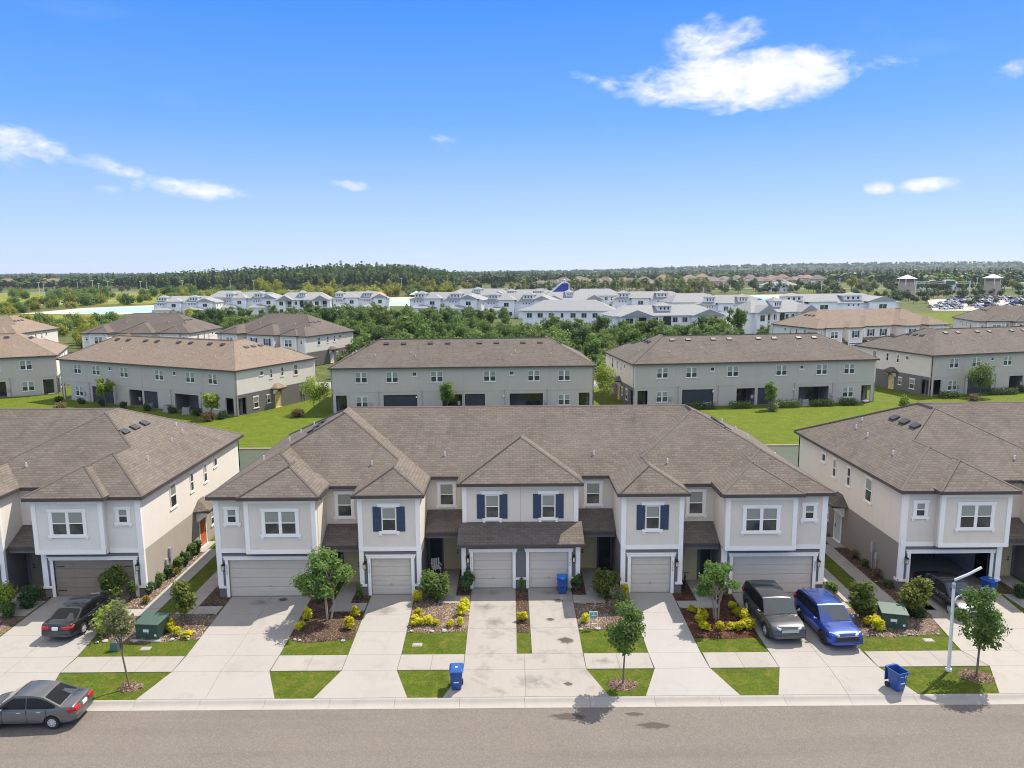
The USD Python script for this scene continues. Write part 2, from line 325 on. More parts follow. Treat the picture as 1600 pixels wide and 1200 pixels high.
class MB:
    """collects boxes, tubes and other shapes for one mesh"""
    def __init__(self): self.v, self.f, self.k = [], [], 0

    def add(self, v, f=None):
        if f is None:
            if hasattr(v, 'vertices'): v, f = np.array(v.vertices), np.array(v.faces)
            else: v, f = v
        v = np.asarray(v, float); f = np.asarray(f, int)
        if f.shape[1] == 4: f = np.vstack([f[:, [0, 1, 2]], f[:, [0, 2, 3]]])
        self.v.append(v); self.f.append(f + self.k); self.k += len(v)
        return self

    def box(self, x0, x1, y0, y1, z0, z1):
        x0, x1 = min(x0, x1), max(x0, x1); y0, y1 = min(y0, y1), max(y0, y1); z0, z1 = min(z0, z1), max(z0, z1)
        v = np.array([[x, y, z] for x in (x0, x1) for y in (y0, y1) for z in (z0, z1)])
        return self.add(v, [[0, 1, 3, 2], [4, 6, 7, 5], [0, 4, 5, 1], [2, 3, 7, 6], [0, 2, 6, 4], [1, 5, 7, 3]])

    def pbox(self, pl, off, u0, u1, n0, n1, z0, z1):
        """box on a wall: pl is the side it faces, off where the wall stands, u along it, n outward"""
        if pl == 'f': return self.box(u0, u1, off - n0, off - n1, z0, z1)
        if pl == 'r': return self.box(u0, u1, off + n0, off + n1, z0, z1)
        if pl == 'R': return self.box(off + n0, off + n1, u0, u1, z0, z1)
        return self.box(off - n0, off - n1, u0, u1, z0, z1)

    def wall(self, pl, off, u0, u1, z0, z1, holes=(), th=.2):
        p = sbox(min(u0, u1), z0, max(u0, u1), z1)
        for h in holes: p = p.difference(sbox(min(h[0], h[2]), h[1], max(h[0], h[2]), h[3]))
        for q in getattr(p, 'geoms', [p]):
            m = trimesh.creation.extrude_polygon(q, th, engine='earcut'); a = np.array(m.vertices)
            u, z, n = a[:, 0], a[:, 1], a[:, 2] - th
            v = {'f': (u, off - n, z), 'r': (u, off + n, z), 'R': (off + n, u, z), 'L': (off - n, u, z)}[pl]
            v = np.stack(v, 1); f = np.array(m.faces)
            if trimesh.Trimesh(v, f, process=False).volume < 0: f = f[:, ::-1]
            self.add(v, f)
        return self

    def prism(self, poly, axis, a, b):
        """polygon in the two other axes, extruded along axis from a to b"""
        m = trimesh.creation.extrude_polygon(Polygon(poly), abs(b - a), engine='earcut'); q = np.array(m.vertices); lo = min(a, b)
        v = {'x': (q[:, 2] + lo, q[:, 0], q[:, 1]), 'y': (q[:, 0], q[:, 2] + lo, q[:, 1]), 'z': (q[:, 0], q[:, 1], q[:, 2] + lo)}[axis]
        v = np.stack(v, 1); f = np.array(m.faces)
        if trimesh.Trimesh(v, f, process=False).volume < 0: f = f[:, ::-1]
        return self.add(v, f)

    def tube(self, pts, r, n=8):
        pts = np.asarray(pts, float); rs = np.broadcast_to(r, len(pts))
        rows = []
        for i, p in enumerate(pts):
            d = pts[min(i + 1, len(pts) - 1)] - pts[max(i - 1, 0)]; d /= max(np.linalg.norm(d), 1e-9)
            a = np.cross(d, [0, 0, 1] if abs(d[2]) < .9 else [1, 0, 0]); a /= np.linalg.norm(a); b = np.cross(d, a)
            t = np.linspace(0, 2 * np.pi, n, endpoint=False)
            rows.append(p + rs[i] * (np.cos(t)[:, None] * a + np.sin(t)[:, None] * b))
        v = np.vstack(rows + [pts[:1], pts[-1:]]); f = []
        for i in range(len(pts) - 1):
            for j in range(n):
                k = (j + 1) % n; f += [[i * n + j, i * n + k, (i + 1) * n + k], [i * n + j, (i + 1) * n + k, (i + 1) * n + j]]
        e = len(pts) * n
        for j in range(n):
            k = (j + 1) % n; f += [[e, k, j], [e + 1, (len(pts) - 1) * n + j, (len(pts) - 1) * n + k]]
        return self.add(v, np.array(f)[:, ::-1])

    def hull(self, spheres):
        s = [m3.Manifold.sphere(r, 10).translate(tuple(p)) for p, r in spheres]
        m = m3.Manifold.batch_hull(s).to_mesh()
        return self.add(np.array(m.vert_properties[:, :3]), np.array(m.tri_verts))

    def geo(self): return np.vstack(self.v), np.vstack(self.f)


def obj(name, mb, material, parent='/World', smooth=False, uv=None):
    """one Mesh prim"""
    parent = str(parent.GetPath()) if not isinstance(parent, str) else parent
    g = mb.geo() if isinstance(mb, MB) else mb
    return usdkit.mesh(stage, numbered(parent, name), g, MAT[material], smooth=smooth, uv=uv).GetPrim()


def thing(name, label, cat, loc=(0, 0, 0), rot=0.0, group=None, scale=None):
    x = UsdGeom.Xform.Define(stage, numbered('/World', name))
    x.AddTranslateOp().Set(Gf.Vec3d(*map(float, loc)))
    x.AddRotateZOp().Set(float(rot))
    x.AddScaleOp().Set(Gf.Vec3f(*((1, 1, 1) if scale is None else map(float, np.broadcast_to(scale, 3)))))
    return tag(x, label, cat, group)


def dup(src, label, loc, rot=0.0, group=None, scale=None, cat=None, name=None, instance=True):
    """a copy of a thing, with its parts, under the next number"""
    t = thing(name or src.GetName().split('_0')[0], label, cat or src.GetCustomDataByKey('category'), loc, rot, group or src.GetCustomDataByKey('group'), scale)
    t.GetReferences().AddInternalReference(src.GetPath())
    if instance: t.SetInstanceable(True)
    return t


def rebind(path, material):
    p = stage.OverridePrim(path)
    UsdShade.MaterialBindingAPI.Apply(p).Bind(MAT[material], UsdShade.Tokens.strongerThanDescendants)


def struct(name, mb, material, smooth=False, label=None):
    return tag(obj(name, mb, material, smooth=smooth), label, None, None, 'structure')


def sheet(polys, z0, z1):
    mb = MB()
    for p in polys:
        p = p if hasattr(p, 'geom_type') else Polygon(p)
        for q in getattr(p, 'geoms', [p]):
            if q.is_empty: continue
            m = trimesh.creation.extrude_polygon(q, z1 - z0, engine='earcut'); v = np.array(m.vertices); v[:, 2] += z0
            mb.add(v, np.array(m.faces))
    return mb

# ------------------------------------------------------------------ ground, road, drives
G = sheet([sbox(-7000, -400, 7000, 9000)], -.5, -.16)
struct('ground', G, 'ground_field')
struct('road', sheet([sbox(-90, -19.6, 90, -11.55)], -.2, -.105), 'asphalt')
pond = sbox(-130, 23.5, 130, 38.3)
front_lawn = sbox(-75, -10.98, 75, 18.5)
struct('front_lawn', sheet([front_lawn], -.12, .0), 'grass_front')
back_poly = unary_union([sbox(-140, 18.5, 140, 84)]).difference(pond)
struct('back_lawn', sheet([back_poly], -.12, .0), 'grass_back')
struct('pond', sheet([pond.buffer(.3)], -.14, -.09), 'water_pond')
struct('pond_bank', sheet([sbox(-130, 38.1, 130, 38.62)], -.13, .03), 'bare_soil')


def slabs(name, polys, material, top=.032, gap=.016, label=None):
    """a paved piece of the setting: a dark bed with each concrete slab its own part"""
    base = sheet([unary_union([Polygon(p) if not hasattr(p, 'geom_type') else p for p in polys]).buffer(.004)], -.1, top - .014)
    root = struct(name, base, 'joint_dark', label=label)
    for p in polys:
        p = p if hasattr(p, 'geom_type') else Polygon(p)
        obj('slab', sheet([p.buffer(-gap / 2, join_style=2)], -.09, top), material, root)
    return root


def split(x0a, x1a, x0b, x1b, ya, yb, nx, ys):
    """slabs of a drive from y=ya (x0a..x1a) to y=yb (x0b..x1b)"""
    out, cuts = [], [ya, *ys, yb]
    for a, b in zip(cuts[:-1], cuts[1:]):
        ta, tb = (a - ya) / (yb - ya), (b - ya) / (yb - ya)
        for i in range(nx):
            def X(t, k): return (x0a + (x0b - x0a) * t) + ((x1a - x0a) + ((x1b - x0b) - (x1a - x0a)) * t) * k / nx
            out.append(Polygon([(X(ta, i), a), (X(ta, i + 1), a), (X(tb, i + 1), b), (X(tb, i), b)]))
    return out


SW0, SW1, KB = -8.55, -7.05, -10.95
slabs('driveway', split(-17.65, -12.75, -17.4, -12.6, -.02, SW1, 2, [-2.4, -4.75]) + split(-17.4, -12.6, -17.45, -12.62, SW1, SW0, 2, []) + split(-17.45, -12.62, -18.05, -11.6, SW0, KB, 2, []), 'concrete')
slabs('driveway', split(-9.15, -6.5, -9.05, -6.3, .1, SW1, 1, [-2.5, -4.6]) + split(-9.05, -6.3, -9.04, -6.3, SW1, SW0, 1, []) + split(-9.04, -6.3, -9.82, -5.45, SW0, KB, 1, []), 'concrete')
slabs('driveway', split(-3.07, -.34, -3.0, -.33, .94, SW1, 1, [-1.6, -4.3]) + split(.42, 3.1, .45, 3.08, .94, SW1, 1, [-1.6, -4.3]) + split(-3.0, 3.08, -3.0, 3.1, SW1, SW0, 2, []) + split(-3.0, 3.1, -3.82, 3.93, SW0, KB, 2, []), 'concrete_worn')
slabs('driveway', split(6.52, 9.22, 6.46, 9.16, .1, SW1, 1, [-2.5, -4.6]) + split(6.46, 9.16, 6.5, 9.24, SW1, SW0, 1, []) + split(6.5, 9.24, 5.62, 10.02, SW0, KB, 1, []), 'concrete_new')
slabs('driveway', split(12.84, 17.7, 12.72, 17.5, -.02, SW1, 2, [-2.4, -4.75]) + split(12.72, 17.5, 12.7, 17.6, SW1, SW0, 2, []) + split(12.7, 17.6, 11.78, 18.28, SW0, KB, 2, []), 'concrete')
slabs('driveway', split(-28.65, -23.9, -28.4, -23.05, .2, SW1, 2, [-2.4, -4.75]) + split(-28.4, -23.05, -28.4, -23.0, SW1, SW0, 2, []) + split(-28.4, -23.0, -29.2, -22.3, SW0, KB, 2, []), 'concrete')
slabs('driveway', split(23.75, 29.1, 22.65, 28.2, .3, SW1, 2, [-2.4, -4.75]) + split(22.65, 28.2, 23.15, 28.3, SW1, SW0, 2, []) + split(23.15, 28.3, 22.05, 29.2, SW0, KB, 2, []), 'concrete_curb')
sw = []
for a, b in [(-22.99, -17.46), (-12.58, -9.06), (-6.29, -3.02), (3.11, 6.455), (9.25, 12.69), (17.61, 22.6), (-37, -28.42), (28.32, 37)]:
    n = max(1, round((b - a) / 1.75))
    for i in range(n): sw.append(sbox(a + (b - a) * i / n, SW0, a + (b - a) * (i + 1) / n, SW1))
sw.append(Polygon([(22.6, SW0), (23.13, SW0), (22.63, SW1), (22.6, SW1)]))
slabs('sidewalk', sw, 'concrete_walk')
# kerb: sloped gutter pieces
kerb = struct('kerb', sheet([sbox(-60, -11.58, 60, -10.97)], -.16, -.125), 'joint_dark')
prof = [(-11.62, -.2), (-11.62, -.098), (-11.36, -.118), (-11.2, -.07), (-11.1, .0), (-11.04, .026), (-10.965, .03), (-10.965, -.2)]
for i in range(30):
    mb = MB().prism(prof, 'x', -45 + 3 * i + .006, -42 + 3 * i - .006)
    obj('kerb_stone', mb, 'concrete_curb', kerb, smooth=40)

slabs('walkway', [sbox(-11.25, -2.1, -9.19, -1.02), sbox(-11.25, -1.0, -10.2, 2.05)], 'concrete_walk')
slabs('walkway', [sbox(-5.0, -1.1, -3.1, -.1), sbox(-5.0, -.08, -3.98, 4.05)], 'concrete_walk')
slabs('walkway', [sbox(3.12, -1.2, 5.0, -.12), sbox(3.98, -.1, 5.0, 4.05)], 'concrete_walk')
slabs('walkway', [sbox(9.26, -1.98, 11.6, -1.04), sbox(10.5, -1.02, 11.6, 2.05)], 'concrete_new')
slabs('walkway', [sbox(-20.15, -1.3 + 1.9 * i, -19.15, .58 + 1.9 * i) for i in range(5)] + [sbox(-19.13, -1.3, -17.7, -2.3), sbox(-20.15, -2.3, -19.15, -1.32), sbox(-19.13, 7.2, -18.42, 9.3)], 'concrete_walk')
slabs('walkway', [sbox(-22.3, -1.6 + 1.9 * i, -21.3, .28 + 1.9 * i) for i in range(5)] + [sbox(-23.9, -2.5, -21.3, -1.62), sbox(-23.18, 7.3, -22.32, 9.4)], 'concrete_new')
slabs('walkway', [sbox(19.2, -1.3 + 1.9 * i, 20.15, .58 + 1.9 * i) for i in range(5)] + [sbox(17.75, -2.2, 19.18, -1.32), sbox(18.42, 7.2, 19.18, 9.3)], 'concrete_walk')
slabs('walkway', [sbox(21.25, -1.6 + 1.9 * i, 22.25, .28 + 1.9 * i) for i in range(5)] + [sbox(21.25, -2.5, 24.0, -1.62), sbox(22.27, 7.3, 23.48, 9.4)], 'concrete_walk')
slabs('walkway', [sbox(-31.1, -.4, -30.1, 2.3), sbox(-31.1, -2.4, -28.72, -.42)], 'concrete_walk')
slabs('walkway', [sbox(30.3, -.4, 31.5, 2.3), sbox(29.15, -2.4, 31.5, -.42)], 'concrete_walk')
far_road = Polygon([(-160, 112), (-105, 104), (-50, 90), (-10, 86), (40, 90), (110, 108), (160, 128), (160, 121), (110, 100), (40, 82), (-10, 79), (-50, 82), (-105, 96), (-160, 104)])
struct('back_street', sheet([far_road], -.15, .02), 'road_far')


def bed(poly, material, seed, h=.07, step=.25, chips=0):
    """a mounded planting bed"""
    p = Polygon(poly) if not hasattr(poly, 'exterior') else poly
    x0, y0, x1, y1 = p.bounds; rr = np.random.default_rng(seed)
    import shapely
    nx, ny = int((x1 - x0) / step) + 2, int((y1 - y0) / step) + 2
    X, Y = np.meshgrid(np.linspace(x0, x1, nx), np.linspace(y0, y1, ny))
    pts = np.stack([X.ravel(), Y.ravel()], 1); inside = shapely.contains_xy(p, pts[:, 0], pts[:, 1])
    d = shapely.distance(shapely.points(pts), p.exterior)
    inside_pts = pts[inside & (d > step * .35)]
    edge = np.array([p.exterior.interpolate(t).coords[0] for t in np.arange(0, p.exterior.length, step)])
    P = np.vstack([edge, inside_pts])
    import scipy.spatial
    tri = scipy.spatial.Delaunay(P); f = tri.simplices
    c = P[f].mean(1); f = f[shapely.contains_xy(p, c[:, 0], c[:, 1])]
    dd = shapely.distance(shapely.points(P), p.exterior)
    z = .006 + h * np.clip(dd / .35, 0, 1) * (.5 + .8 * meshkit.fbm(np.c_[P * 1.7, np.full(len(P), seed)], 3))
    v = np.c_[P, z]
    n = np.cross(v[f[:, 1]] - v[f[:, 0]], v[f[:, 2]] - v[f[:, 0]])[:, 2]; f[n < 0] = f[n < 0][:, ::-1]
    b = struct('mulch_bed', (v, f), material, smooth=True)
    if chips:      # loose bark chips lying on it
        k = MB(); base = np.array([[-1, -.4, 0], [1, -.3, 0], [.9, .4, 0], [-.8, .35, 0], [0, 0, .5]]); ff = np.array([[0, 1, 4], [1, 2, 4], [2, 3, 4], [3, 0, 4]])
        q = np.array([[rr.uniform(x0, x1), rr.uniform(y0, y1)] for _ in range(chips * 2)]); q = q[shapely.contains_xy(p, q[:, 0], q[:, 1])][:chips]
        for a in q:
            t = rr.uniform(0, 6.3); s = rr.uniform(.025, .07); M = np.array([[math.cos(t), -math.sin(t), 0], [math.sin(t), math.cos(t), 0], [0, 0, 1]])
            k.add((base * s) @ M.T + [a[0], a[1], .03 + h * .7], ff)
        if k.v: tag(obj('bark_chips', k, 'mulch_chip' if material != 'mulch_pale' or seed >= 30 else 'rock_pale', b), kind='stuff')
    return b


def wob(poly, amp=.09, seed=1, step=.3):
    p = Polygon(poly); rr = np.random.default_rng(seed)
    t = np.arange(0, p.exterior.length, step)
    q = np.array([p.exterior.interpolate(a).coords[0] for a in t])
    return Polygon(q + rr.normal(0, amp * .4, q.shape)).buffer(0)


bed([(-12.72, 2.0), (-12.62, -5.35), (-11.6, -5.75), (-10.4, -5.55), (-9.15, -5.35), (-9.2, -2.12), (-11.27, -2.12), (-11.27, -.3), (-12.1, -.2), (-12.1, 2.0)], 'mulch', 1, .1, chips=330)
bed([(-10.18, -1.0), (-9.22, -1.0), (-9.22, .05), (-9.85, .1), (-9.85, 2.0), (-10.18, 2.0)], 'mulch', 2, .06, chips=40)
bed([(-6.46, -.12), (-6.36, -4.6), (-5, -4.75), (-3.03, -4.6), (-3.08, -1.12), (-5.02, -1.12), (-5.02, 4.0), (-6.05, 4.0), (-6.05, .1)], 'mulch_pale', 3, .1, chips=330)
bed([(-3.96, -.06), (-3.12, -.06), (-3.12, .9), (-3.68, .94), (-3.68, 4.0), (-3.96, 4.0)], 'mulch', 4, .05)
bed([(-.31, .93), (-.3, -4.75), (.05, -4.85), (.4, -4.75), (.4, .93)], 'mulch', 5, .05, .15, chips=80)
bed([(3.14, -1.22), (3.12, -4.35), (4.6, -4.5), (6.4, -4.4), (6.48, -.1), (6.05, .05), (6.05, 4.0), (5.02, 4.0), (5.02, -1.22)], 'mulch_pale', 6, .1, chips=330)
bed([(3.14, -.1), (3.96, -.1), (3.96, 4.0), (3.7, 4.0), (3.7, .9), (3.14, .93)], 'mulch', 7, .05)
bed([(9.26, -2.0), (9.2, -5.5), (11, -5.62), (12.72, -5.5), (12.8, -.3), (12.15, -.2), (12.15, 2.0), (11.62, 2.0), (11.62, -2.0)], 'mulch_red', 8, .1, chips=250)
bed([(9.26, -1.02), (10.47, -1.02), (10.47, 2.0), (9.85, 2.0), (9.85, .05), (9.26, .05)], 'mulch_red', 9, .06, chips=60)
bed(wob([(-23.75, -2.52), (-22.95, -5.2), (-20.5, -5.7), (-17.45, -5.2), (-17.55, -2.32), (-19.5, -2.32), (-20.2, -2.32), (-21.2, -2.5)], .1, 3), 'mulch_pale', 10, .09, chips=330)
bed([(-19.12, -1.28), (-17.72, -1.28), (-17.72, -.02), (-18.43, -.02), (-18.43, 7.1), (-19.12, 7.1)], 'mulch', 11, .05, .2, chips=90)
bed([(-23.85, .15), (-23.85, -1.6), (-22.33, -1.6), (-22.33, 7.2), (-23.17, 7.2), (-23.17, .15)], 'mulch_pale', 12, .07, .2, chips=200)
bed(wob([(17.55, -2.25), (17.5, -5.3), (19.5, -5.6), (22.7, -5.2), (23.6, -2.55), (21.3, -2.52), (20.2, -2.25)], .1, 4), 'mulch_pale', 13, .09, chips=330)
bed([(17.72, -.02), (17.72, -1.3), (19.17, -1.3), (19.17, 7.1), (18.43, 7.1), (18.43, -.02)], 'mulch', 14, .05, .2, chips=80)
bed([(22.28, -1.6), (23.85, -1.6), (23.85, .2), (23.48, .2), (23.48, 7.2), (22.28, 7.2)], 'mulch', 15, .07, .2, chips=180)
bed([(-30.05, 2), (-30.05, -.4), (-28.75, -.4), (-28.75, .1), (-29.3, .12), (-29.3, 2)], 'mulch', 16, .06)
bed([(-33.5, -4.8), (-31.15, -4.8), (-28.6, -5.4), (-28.68, -2.45), (-31.15, -2.45), (-31.15, 1.8), (-33.5, 1.8)], 'mulch_pale', 17, .08, chips=120)
bed([(29.2, -.4), (30.25, -.4), (30.25, 2), (29.8, 2), (29.8, .2), (29.2, .2)], 'mulch', 18, .06)
bed([(29.1, -2.45), (32.5, -2.45), (32.5, -5), (28.5, -5.2)], 'mulch', 19, .07, chips=60)
for i, (x, y, r) in enumerate([(-18.84, -9.9, .62), (4.7, -9.95, .72), (21.94, -9.45, .8)]):
    a = np.linspace(0, 2 * np.pi, 18, endpoint=False); rr = r * (1 + .15 * np.random.default_rng(i).normal(0, 1, 18).clip(-1.5, 1.5))
    bed(np.c_[x + rr * np.cos(a), y + rr * .75 * np.sin(a)], 'mulch_pale', 30 + i, .09, .12, chips=90)
for i, (x, y, r, m) in enumerate([(-1.7, .25, .62, 'driveway_002'), (-1.55, -3.6, .85, 'driveway_002'), (1.75, .2, .6, 'driveway_002'), (-2.0, -1.7, .7, 'driveway_002'), (4.1, -7.85, .5, 'sidewalk'), (-15.6, -.9, .75, 'driveway'), (-8.0, -2.1, .8, 'driveway_001'), (14.6, -.9, .8, 'driveway_004'), (0.3, -9.6, .9, 'driveway_002'), (2.2, -.9, .36, 'driveway_002'), (2.3, -5.7, .50, 'driveway_002'), (1.6, -3.3, .28, 'driveway_002'), (2.1, -9.9, .25, 'driveway_002'), (1.9, -12.3, .55, 'road'), (4.9, -12.15, .3, 'road'), (5.6, -13.0, .5, 'road'), (-14.4, -.5, .35, 'driveway')]):
    z = -.100 if m == 'road' else .0365; kx, ky = (2.2, .8) if m == 'road' else (1.3, 1.15)
    q = np.array([(math.cos(t) * k, math.sin(t) * k) for k in (.5, 1.0) for t in np.linspace(0, 2 * np.pi, 16, endpoint=False)] + [(0, 0)])
    ff = [[32, t, (t + 1) % 16] for t in range(16)] + [f_ for t in range(16) for f_ in ([t, 16 + t, 16 + (t + 1) % 16], [t, 16 + (t + 1) % 16, (t + 1) % 16])]
    obj('oil_spot', (np.c_[x + r * kx * q[:, 0], y + r * ky * q[:, 1], np.full(33, z)], np.array(ff)), 'oil_stain' if i > 8 else 'mildew', '/World/' + m, uv=q)

# ------------------------------------------------------------------ townhouse rows
SLOPE, OV, ZE = .53, .30, 6.4


def hip(x0, x1, y0, y1, z=ZE, s=SLOPE, back=False):
    x0, x1 = min(x0, x1), max(x0, x1); w, d = x1 - x0, y1 - y0; h = min(w, d) / 2
    pts = [(x, y, z + e) for x in (x0, x1) for y in (y0, y1) for e in (0, .0)]
    if back: pts += [((x0 + x1) / 2, y0 + w / 2, z + s * w / 2), ((x0 + x1) / 2, y1, z + s * w / 2)]
    elif w > d: pts += [(x0 + h, (y0 + y1) / 2, z + s * h), (x1 - h, (y0 + y1) / 2, z + s * h)]
    else: pts += [((x0 + x1) / 2, y0 + h, z + s * h), ((x0 + x1) / 2, y1 - h, z + s * h)]
    return m3.Manifold.hull_points(np.array(pts, float))


def roof_geo(man):
    """faces with their own vertices and, as uv, metres along the eave and up the slope"""
    m = man.to_mesh(); v = np.array(m.vert_properties[:, :3], float); f = np.array(m.tri_verts)
    p = v[f].reshape(-1, 3); n = np.cross(v[f[:, 1]] - v[f[:, 0]], v[f[:, 2]] - v[f[:, 0]]); n /= np.maximum(np.linalg.norm(n, axis=1, keepdims=True), 1e-9)
    h = np.cross([0, 0, 1.0], n); l = np.linalg.norm(h, axis=1, keepdims=True); h = np.where(l > 1e-4, h / np.maximum(l, 1e-9), [1, 0, 0])
    w = np.cross(n, h); H, W = np.repeat(h, 3, 0), np.repeat(w, 3, 0)
    uv = np.stack([(p * H).sum(1), (p * W).sum(1)], 1)
    return (p, np.arange(len(p)).reshape(-1, 3)), uv


def ridge_caps(man, width=.13, lift=.022):
    m = man.to_mesh(); t = trimesh.Trimesh(np.array(m.vert_properties[:, :3]), np.array(m.tri_verts), process=True)
    mb = MB(); N = t.face_normals
    for (fa, fb), e, ang, cv in zip(t.face_adjacency, t.face_adjacency_edges, t.face_adjacency_angles, t.face_adjacency_convex):
        if ang < .1 or not cv or N[fa][2] < .3 or N[fb][2] < .3: continue
        a, b = t.vertices[e]; d = b - a; l = np.linalg.norm(d)
        if l < .3: continue
        d /= l; rows = []
        for q in (a, b):
            row = []
            for n in (N[fa], N[fb]):
                s = np.cross(n, d); s *= np.sign(np.dot(s, (t.triangles_center[fa if n is N[fa] else fb] - a))) or 1
                row.append(q + s * width + n * lift)
            rows.append([row[0], q + (N[fa] + N[fb]) / 2 * lift * 1.3, row[1], q - np.array([0, 0, .02])])
        v = np.array(rows[0] + rows[1]); mb.add(trimesh.convex.convex_hull(v))
    return mb


def window(root, pl, off, u, z0, z1, w, trim='full', sashes=1, upper='glass_blind', lower='glass_dark', square=False):
    """sashes side by side in one frame; each pane a sub-part"""
    f = MB(); W = w * sashes + .09 * (sashes - 1); a, b = u - W / 2, u + W / 2
    if trim == 'full':
        t = .17
        f.pbox(pl, off, a - t, a, 0, .045, z0, z1); f.pbox(pl, off, b, b + t, 0, .045, z0, z1)
        f.pbox(pl, off, a - t - .05, b + t + .05, 0, .06, z1, z1 + .17); f.pbox(pl, off, a - t - .09, b + t + .09, 0, .075, z0 - .15, z0)
        for c in (a - t + .02, b + t - .02): f.pbox(pl, off, c - .07, c + .07, 0, .055, z0 - .26, z0 - .15)
    elif trim == 'plain':
        f.pbox(pl, off, a - .1, b + .1, 0, .05, z0 - .1, z0)
    elif trim == 'side':
        f.pbox(pl, off, a - .1, b + .1, 0, .055, z1, z1 + .15); f.pbox(pl, off, a - .12, b + .12, 0, .065, z0 - .12, z0)
    elif trim == 'shutter':
        f.pbox(pl, off, a - .24, b + .24, 0, .06, z1 + .03, z1 + .25); f.pbox(pl, off, a - .30, b + .30, 0, .07, z1 + .19, z1 + .26)
        f.pbox(pl, off, a - .2, b + .2, 0, .075, z0 - .16, z0)
        for c in (a - .1, b + .1): f.pbox(pl, off, c - .08, c + .08, 0, .06, z0 - .28, z0 - .16)
    root_w = None; panes = []
    for i in range(sashes):
        c0 = a + i * (w + .09); c1 = c0 + w; zm = (z0 + z1) / 2
        for (p0, p1, q0, q1) in ((c0, c0 + .05, z0, z1), (c1 - .05, c1, z0, z1), (c0 + .05, c1 - .05, z0, z0 + .05), (c0 + .05, c1 - .05, z1 - .05, z1)):
            f.pbox(pl, off, p0, p1, 0, .04, q0, q1)
        if i: f.pbox(pl, off, c0 - .09, c0, 0, .045, z0, z1)
        if square:
            panes.append((c0 + .05, c1 - .05, z0 + .05, z1 - .05, lower))
        else:
            f.pbox(pl, off, c0 + .05, c1 - .05, 0, .042, zm - .03, zm + .03)
            panes += [(c0 + .05, c1 - .05, zm + .03, z1 - .05, upper), (c0 + .05, c1 - .05, z0 + .05, zm - .03, lower)]
    prim = obj('window', f, 'trim_white' if trim != 'plain' else 'sash_white', root)
    for p in panes:
        obj('pane', MB().pbox(pl, off, p[0], p[1], -.01, .014, p[2], p[3]), p[4], prim)
    return prim


def garage_door(root, pl, off, u, w, h, material='garage_beige', hinges=False, number='', num_side=1):
    t = MB(); a, b = u - w / 2, u + w / 2
    t.pbox(pl, off, a - .2, a, -.12, .05, 0, h); t.pbox(pl, off, b, b + .2, -.12, .05, 0, h)
    t.pbox(pl, off, a - .26, b + .26, -.12, .065, h, h + .2); t.pbox(pl, off, a - .31, b + .31, 0, .085, h + .17, h + .23)
    tp = obj('garage_trim', t, 'trim_white', root)
    if number:
        nm = MB()
        for i, c in enumerate(number):
            m = meshkit.text_mesh(c, .11, .012); v = np.array(m.vertices); uu = (b + .1 if num_side > 0 else a - .1) - .05
            x, z, d = v[:, 0] + uu, v[:, 1] + h - .42 - i * .17, v[:, 2]
            nm.add(np.stack([x, off - .052 - d, z], 1), np.array(m.faces))
        obj('house_number', nm, 'metal_grey', tp)
    d = obj('garage_door', MB().pbox(pl, off, a, b, -.14, -.11, 0, h), 'joint_dark', root)
    sec = h / 4
    for i in range(4):
        p = MB(); z0 = i * sec + .006; z1 = (i + 1) * sec - .006; zm = (z0 + z1) / 2
        p.pbox(pl, off, a, b, -.11, -.082, z0, z1)
        k = 2 if w < 3 else 4; pw = (b - a) / k
        for (q0, q1) in ((z0 + .05, zm - .02), (zm + .02, z1 - .05)):
            for j in range(k): p.pbox(pl, off, a + j * pw + .05, a + (j + 1) * pw - .05, -.082, -.072, q0, q1)
        obj('panel', p, material, d)
    if hinges:
        for uu in (a + .12, b - .62):
            for zz in (h * .16, h * .8): obj('hinge', MB().pbox(pl, off, uu, uu + .5, -.07, -.055, zz, zz + .055), 'metal_black', d)
    else:
        obj('handle', MB().pbox(pl, off, u - .06, u + .06, -.07, -.03, sec * 1.0 + .06, sec + .10), 'metal_grey', d)
    return d


def front_door(root, pl, off, u, w, h, z, material, knob=1):
    t = MB(); a, b = u - w / 2, u + w / 2
    t.pbox(pl, off, a - .1, a, 0, .05, z, z + h); t.pbox(pl, off, b, b + .1, 0, .05, z, z + h); t.pbox(pl, off, a - .12, b + .12, 0, .06, z + h, z + h + .12)
    t.pbox(pl, off, a - .1, b + .1, 0, .16, z - .06, z)
    obj('door_frame', t, 'trim_white' if material in ('door_orange', 'door_blue', 'door_white') else material, root)
    m = MB(); m.pbox(pl, off, a, b, -.02, .018, z, z + h)
    for r0, r1 in ((.12, .42), (.48, .92)):
        for c0, c1 in ((.12, .46), (.54, .88)):
            m.pbox(pl, off, a + c0 * w, a + c1 * w, .018, .026, z + r0 * h, z + r1 * h)
    d = obj('front_door', m, material, root)
    k = MB(); ku = u + knob * w * .38
    k.pbox(pl, off, ku - .04, ku + .04, .02, .075, z + h * .43, z + h * .47); k.pbox(pl, off, ku - .035, ku + .035, .02, .06, z + h * .50, z + h * .54)
    obj('handle', k, 'metal_black', d)
    return d


